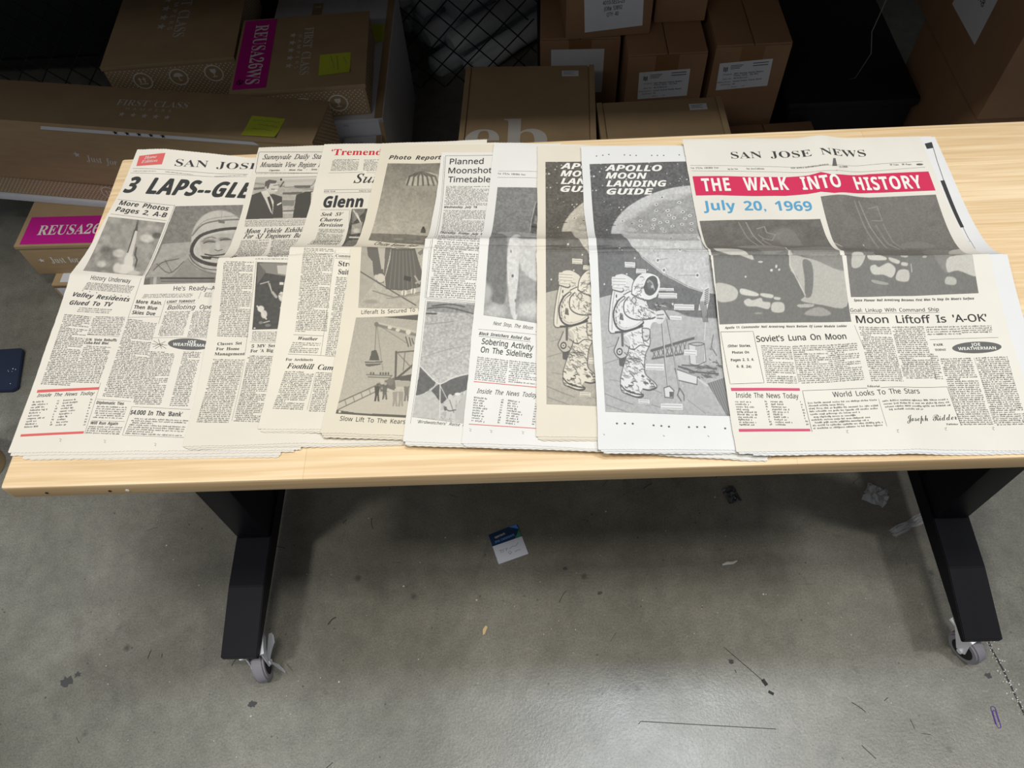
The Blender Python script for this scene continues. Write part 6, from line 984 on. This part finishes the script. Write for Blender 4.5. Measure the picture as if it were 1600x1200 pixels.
# ================================================================ fence and what lies behind it
fence = thing('chain_link_fence', 'dark chain link fence behind the boxes', 'fence', (-1.7, 1.93, 0)); WIRE = mat('dark_fence_wire', (30, 31, 33), .6)
mb = MB(); s = .088; n = 28; ht = 1.2
for i in range(-20, n):
    for sg in (1, -1):
        x0 = i * s; P = []
        for q in range(0, 21):
            zz = ht * q / 20; xx = x0 + sg * zz * .95 + (0 if sg > 0 else ht * .95)
            if 0 <= xx <= 2.46: P.append((xx, .003 * sg, zz))
        if len(P) > 1: mb.tube(P, .0022, WIRE, 5)
mb.build('wire_mesh', fence)
for x in (0, 1.22, 2.46): mb = MB(); mb.cyl((x, .03, .6), .022, 1.2, WIRE, 'Z', 16); mb.build('post', fence, True)
PLAST = mat('pale_wrapped_bundle', (206, 212, 216), .4, noise=.12, scale=5)
rr = random.Random(5); rd = Vector((.80, .58, .14)).normalized(); side = Vector((.58, -.80, 0)).normalized()
ROLL_AT = ('lowest, at the left', 'lowest, second from left', 'lowest, third from left', 'lowest, fourth from left', 'lowest, at the right', 'middle row, at the left', 'middle row, second from left', 'middle row, second from right', 'middle row, at the right', 'on top, at the left', 'on top, in the middle', 'on top, at the right')
for i in range(12):
    row, q = ((0, i) if i < 5 else (1, i - 5) if i < 9 else (2, i - 9)); ln = .44 + rr.uniform(-.03, .05)
    c = Vector((.52, 2.24, .052 + .086 * row)) + side * (-.20 + .098 * q + .049 * row) + rd * rr.uniform(-.04, .04)
    mb = MB(); k = [.030, .043, .045, .042, .045, .043, .03]; k = [v * rr.uniform(.94, 1.0) for v in k]
    mb.tube([c + rd * (t * ln - ln / 2) for t in (0, .02, .25, .5, .75, .98, 1)], k, PLAST, 14)
    tag(mb.build('wrapped_roll', None, True), 'pale wrapped roll behind the fence, ' + ROLL_AT[i] + ' of the pile', 'roll', 'pale wrapped rolls piled behind the fence')

t = thing('added_dark_load', 'black wrapped block added behind the fence to darken the left', 'dark block', (-1.62, 2.02, 0)); mb = MB(); mb.box((0, 0, .12), (1.72, .8, .85), mat('black_stretch_film', (22, 25, 28), .35, spec=.4, bump=.5, scale=14), .02); mb.build('dark_block', t, True)  # dark load added so the space behind the fence goes black
mb = MB(); PAL = mat('dark_load_base_black', (26, 26, 28), .8)  # base blackened to vanish into the dark behind the fence
for x in (0, .80, 1.60): mb.box((x, 0, 0), (x + .1, .8, .098), PAL)
for i in range(6): mb.box((0, .14 * i, .098), (1.70, .14 * i + .1, .12), PAL)
mb.build('pallet', t)
t = thing('bin_or_dark_block', 'black block added as darkness behind the rightmost cartons', 'bin', (1.425, 1.36, 0)); mb = MB(); mb.box((0, 0, 0), (.342, 1.1, .30), DARK, .012); mb.build('body', t, True); mb = MB(); mb.box((-.012, -.012, .30), (.350, 1.112, .325), DARK, .008); mb.build('lid', t, True)  # bin shape added so the floor behind the cartons goes black
# ================================================================ floor clutter
t = thing('name_badge', 'blue and white paper badge lying on the floor under the table', 'badge', (.591, .179, .0), R(18.5)); A, Bh = .0735, .076
mb = MB(); mb.box((0, 0, .0004), (A, Bh * .60, .0014), mat('badge_white', (214, 218, 228), .5), .0002)
bp_ = plane_put((0, 0, .0014), (1, 0, 0), (0, 1, 0))
for P in ([(.012, .030), (.018, .030), (.015, .030), (.015, .023)], [(.020, .023), (.020, .030), (.025, .030)], [(.028, .024), (.028, .031), (.033, .030), (.029, .027)], [(.036, .026), (.044, .030), (.052, .028), (.060, .034)], [(.034, .014), (.030, .018), (.034, .021), (.038, .017), (.033, .013)], [(.045, .015), (.052, .017), (.060, .016)]): print_strip(mb, bp_, P, .0009, PENCIL, .0003, .01)
mb.build('white_half', t)
mb = MB(); NAVY = mat('badge_navy', (24, 52, 86), .5); mb.prism([(0, Bh * .60), (A, Bh * .60), (A, Bh * 1.0), (A - .006, Bh * 1.04), (A * .7, Bh * 1.035), (0, Bh)], .0004, .0014, NAVY)
mb.add(bp_([A * .70, A * .99, A * .96], [Bh * 1.03, Bh * .86, Bh * 1.03], .0003), [(0, 1, 2)], mat('badge_sky', (84, 136, 214), .5)); mb.add(bp_([A * .77, A * .995, A * .985], [Bh * .61, Bh * .61, Bh * .84], .0003), [(0, 1, 2)], mat('badge_green', (62, 132, 108), .5))
text_on(mb, bp_, 'opentech', 'm', (.012, .062), (.038, .0635), .0055, PRINTW, .0004); text_on(mb, bp_, 'SPM CANDIDATE', 'sb', (.009, .0505), (.058, .053), .0052, mat('badge_blue_text', (110, 160, 220), .5), .0004); mb.build('navy_half', t)['label'] = 'dark blue upper half reading SPM CANDIDATE'
mb = MB()                                                     # paper clip
clip = [(0, .006), (0, .030)] + [(.004 - .004 * math.cos(q), .030 + .004 * math.sin(q)) for q in np.linspace(0, math.pi, 7)] + [(.008, .004)] + [(.0048 + .0032 * math.cos(q), .004 - .0032 * math.sin(q)) for q in np.linspace(0, math.pi, 7)] + [(.0016, .025)] + [(.0042 - .0026 * math.cos(q), .025 + .0026 * math.sin(q)) for q in np.linspace(0, math.pi, 7)] + [(.0068, .010)]
mb.tube([(x * 1.15, y * 1.25, .0011) for x, y in clip], .0007, mat('purple_plastic', (98, 70, 150), .4), 6); o = mb.build('paper_clip', None, True); o.location = (1.603, -.193, 0); o.rotation_euler = (0, 0, R(-1)); tag(o, 'purple paper clip on the floor at the lower right', 'paper clip')
mb = MB(); mb.prism([(0, 0), (.004, .004), (.006, .020), (.001, .022), (-.003, .012)], .0003, .002, mat('pale_wood_chip', (214, 186, 140), .8)); o = mb.build('wood_chip', None, True); o.location = (.555, .018, 0); o.rotation_euler = (0, 0, R(-14)); tag(o, 'pale wood chip on the floor in front of the badge', 'wood chip')
mb = MB(); mb.tube([(0, 0, .002), (.012, .002, .003), (.024, .001, .0025), (.036, .005, .002)], [.002, .004, .0035, .0018], mat('white_foam', (196, 196, 190), .7), 7); o = mb.build('foam_scrap', None, True); o.location = (1.105, .163, 0); o.rotation_euler = (0, 0, R(6)); tag(o, 'white foam scrap on the floor right of the badge', 'scrap')
CLEAR = mat('clear_plastic_film', (205, 208, 210), .15, spec=.8); MATS['clear_plastic_film'].node_tree.nodes['Principled BSDF'].inputs['Alpha'].default_value = .5
def crumple(label, x, y, sx, sy, seed, turn, m=CLEAR):
    r2 = random.Random(seed); mb = MB(); n = 9; V = [((i / (n - 1) - .5) * sx + r2.uniform(-.1, .1) * sx * .5, (j / (n - 1) - .5) * sy + r2.uniform(-.1, .1) * sy * .5, .001 + r2.random() * min(sx, sy) * .35 * (1 - abs(i / (n - 1) * 2 - 1) ** 3)) for i in range(n) for j in range(n)]
    mb.add(V, [(i * n + j, (i + 1) * n + j, (i + 1) * n + j + 1, i * n + j + 1) for i in range(n - 1) for j in range(n - 1)], m); o = mb.build('plastic_scrap', None, False); o.location = (x, y, 0); o.rotation_euler = (0, 0, R(turn)); return tag(o, label, 'plastic scrap')
crumple('strip of clear plastic film on the floor beside the right table leg', 1.555, .248, .10, .022, 3, 24)
crumple('crumpled clear plastic on the floor left of the right table leg', 1.495, .325, .05, .05, 8, 60)
crumple('small dark crumpled plastic lump on the floor under the table', 1.155, .335, .032, .040, 12, 20, mat('dark_film', (70, 70, 72), .3, spec=.6))
mb = MB(); mb.prism([(-.90, .70), (-.735, .70), (-.722, .71), (-.748, .835), (-.756, .842), (-.90, .838)], .0, .012, mat('navy_rubber', (34, 42, 62), .6), None, .002)
for i in range(6): x = rr.uniform(-.77, -.74); y = rr.uniform(.715, .77); a = rr.uniform(.0012, .0028); mb.add([(x, y, .0125), (x + a, y - a * .3, .0125), (x + a * .8, y + a, .0125), (x - a * .2, y + a * .6, .0125)], [(0, 1, 2, 3)], LABELW)
tag(mb.build('floor_mat', None, True), 'dark navy mat corner on the floor at the left', 'mat')
mb = MB(); mb.cyl((0, 0, .045), .052, .09, KRAFT, 'Z', 36, bevel=.002); o = mb.build('cardboard_roll', None, True); o.location = (-.735, .475, 0); tag(o, 'short brown cardboard roll on the floor at the left edge', 'roll')
mb = MB(); r3 = random.Random(9); SPECK = mat('pale_speck', (196, 194, 188), .7); CRK = mat('crack_line', (58, 58, 58), .9)
JOINT = [(1.628, .06), (1.640, .01), (1.646, -.04), (1.655, -.08), (1.662, -.13), (1.672, -.20), (1.68, -.30)]
fl = plane_put((0, 0, 0), (1, 0, 0), (0, 1, 0))
print_strip(mb, fl, JOINT, .004, CRK, .0004, .02)
for _ in range(150):
    i = r3.randrange(len(JOINT) - 1); q = r3.random(); x = JOINT[i][0] * (1 - q) + JOINT[i + 1][0] * q + r3.gauss(0, .006); y = JOINT[i][1] * (1 - q) + JOINT[i + 1][1] * q; a = r3.uniform(.0006, .0018)
    mb.add([(x - a, y - a, .0012), (x + a, y - a * .5, .001), (x + a * .6, y + a, .0014), (x - a, y + a * .7, .001)], [(0, 1, 2, 3)], SPECK)
for _ in range(170):
    x = r3.uniform(-.4, 1.65); y = r3.uniform(-.25, .5); a = r3.uniform(.0005, .0013) if r3.random() < .93 else .002
    mb.add([(x - a, y - a, .001), (x + a, y - a * .5, .001), (x + a * .6, y + a, .0012), (x - a, y + a * .7, .001)], [(0, 1, 2, 3)], SPECK)
tag(mb.build('floor_grit'), 'pale grit and flecks scattered over the concrete floor', 'grit', kind='stuff')
mb = MB()                                                     # scuffs and scratches on the concrete
for _ in range(26):
    x = r3.uniform(-.4, 1.65); y = r3.uniform(-.25, .4); t = r3.uniform(0, 6.28); l = r3.uniform(.005, .035); k = r3.uniform(-.3, .3)
    print_strip(mb, fl, [(x + math.cos(t + k * q) * l * q, y + math.sin(t + k * q) * l * q) for q in np.linspace(0, 1, 5)], r3.uniform(.0006, .0018), CRK, .0003, .02)
for P, wd in (([(.88, -.17), (.885, -.165), (1.02, -.175), (1.16, -.185)], .0014), ([(1.08, -.02), (1.13, -.07), (1.15, -.09)], .0014), ([(1.15, -.088), (1.157, -.10)], .008), ([(1.158, -.112), (1.168, -.118)], .006), ([(.205, .05), (.214, .062), (.222, .066)], .003)): print_strip(mb, fl, P, wd, CRK, .0003, .02)
for x, y, a in ((.06, -.115, .011), (-.36, -.06, .016), (-.34, -.045, .010), (.745, .165, .006), (.82, .105, .006), (1.09, -.05, .007), (.02, .02, .008), (1.62, -.09, .008)): 
    rad = [a * r3.uniform(.45, 1.15) for _ in range(15)]; P = [(x + rad[i] * math.cos(i * .4189), y + rad[i] * .8 * math.sin(i * .4189)) for i in range(15)]
    mb.add(fl([x] + [p[0] for p in P], [y] + [p[1] for p in P], .0003), [(0, i + 1, (i + 1) % 15 + 1) for i in range(15)], mat('oil_spot', (74, 74, 74), .7))
tag(mb.build('floor_scuffs'), 'dark scuffs and stains on the concrete floor', 'stain', kind='stuff')
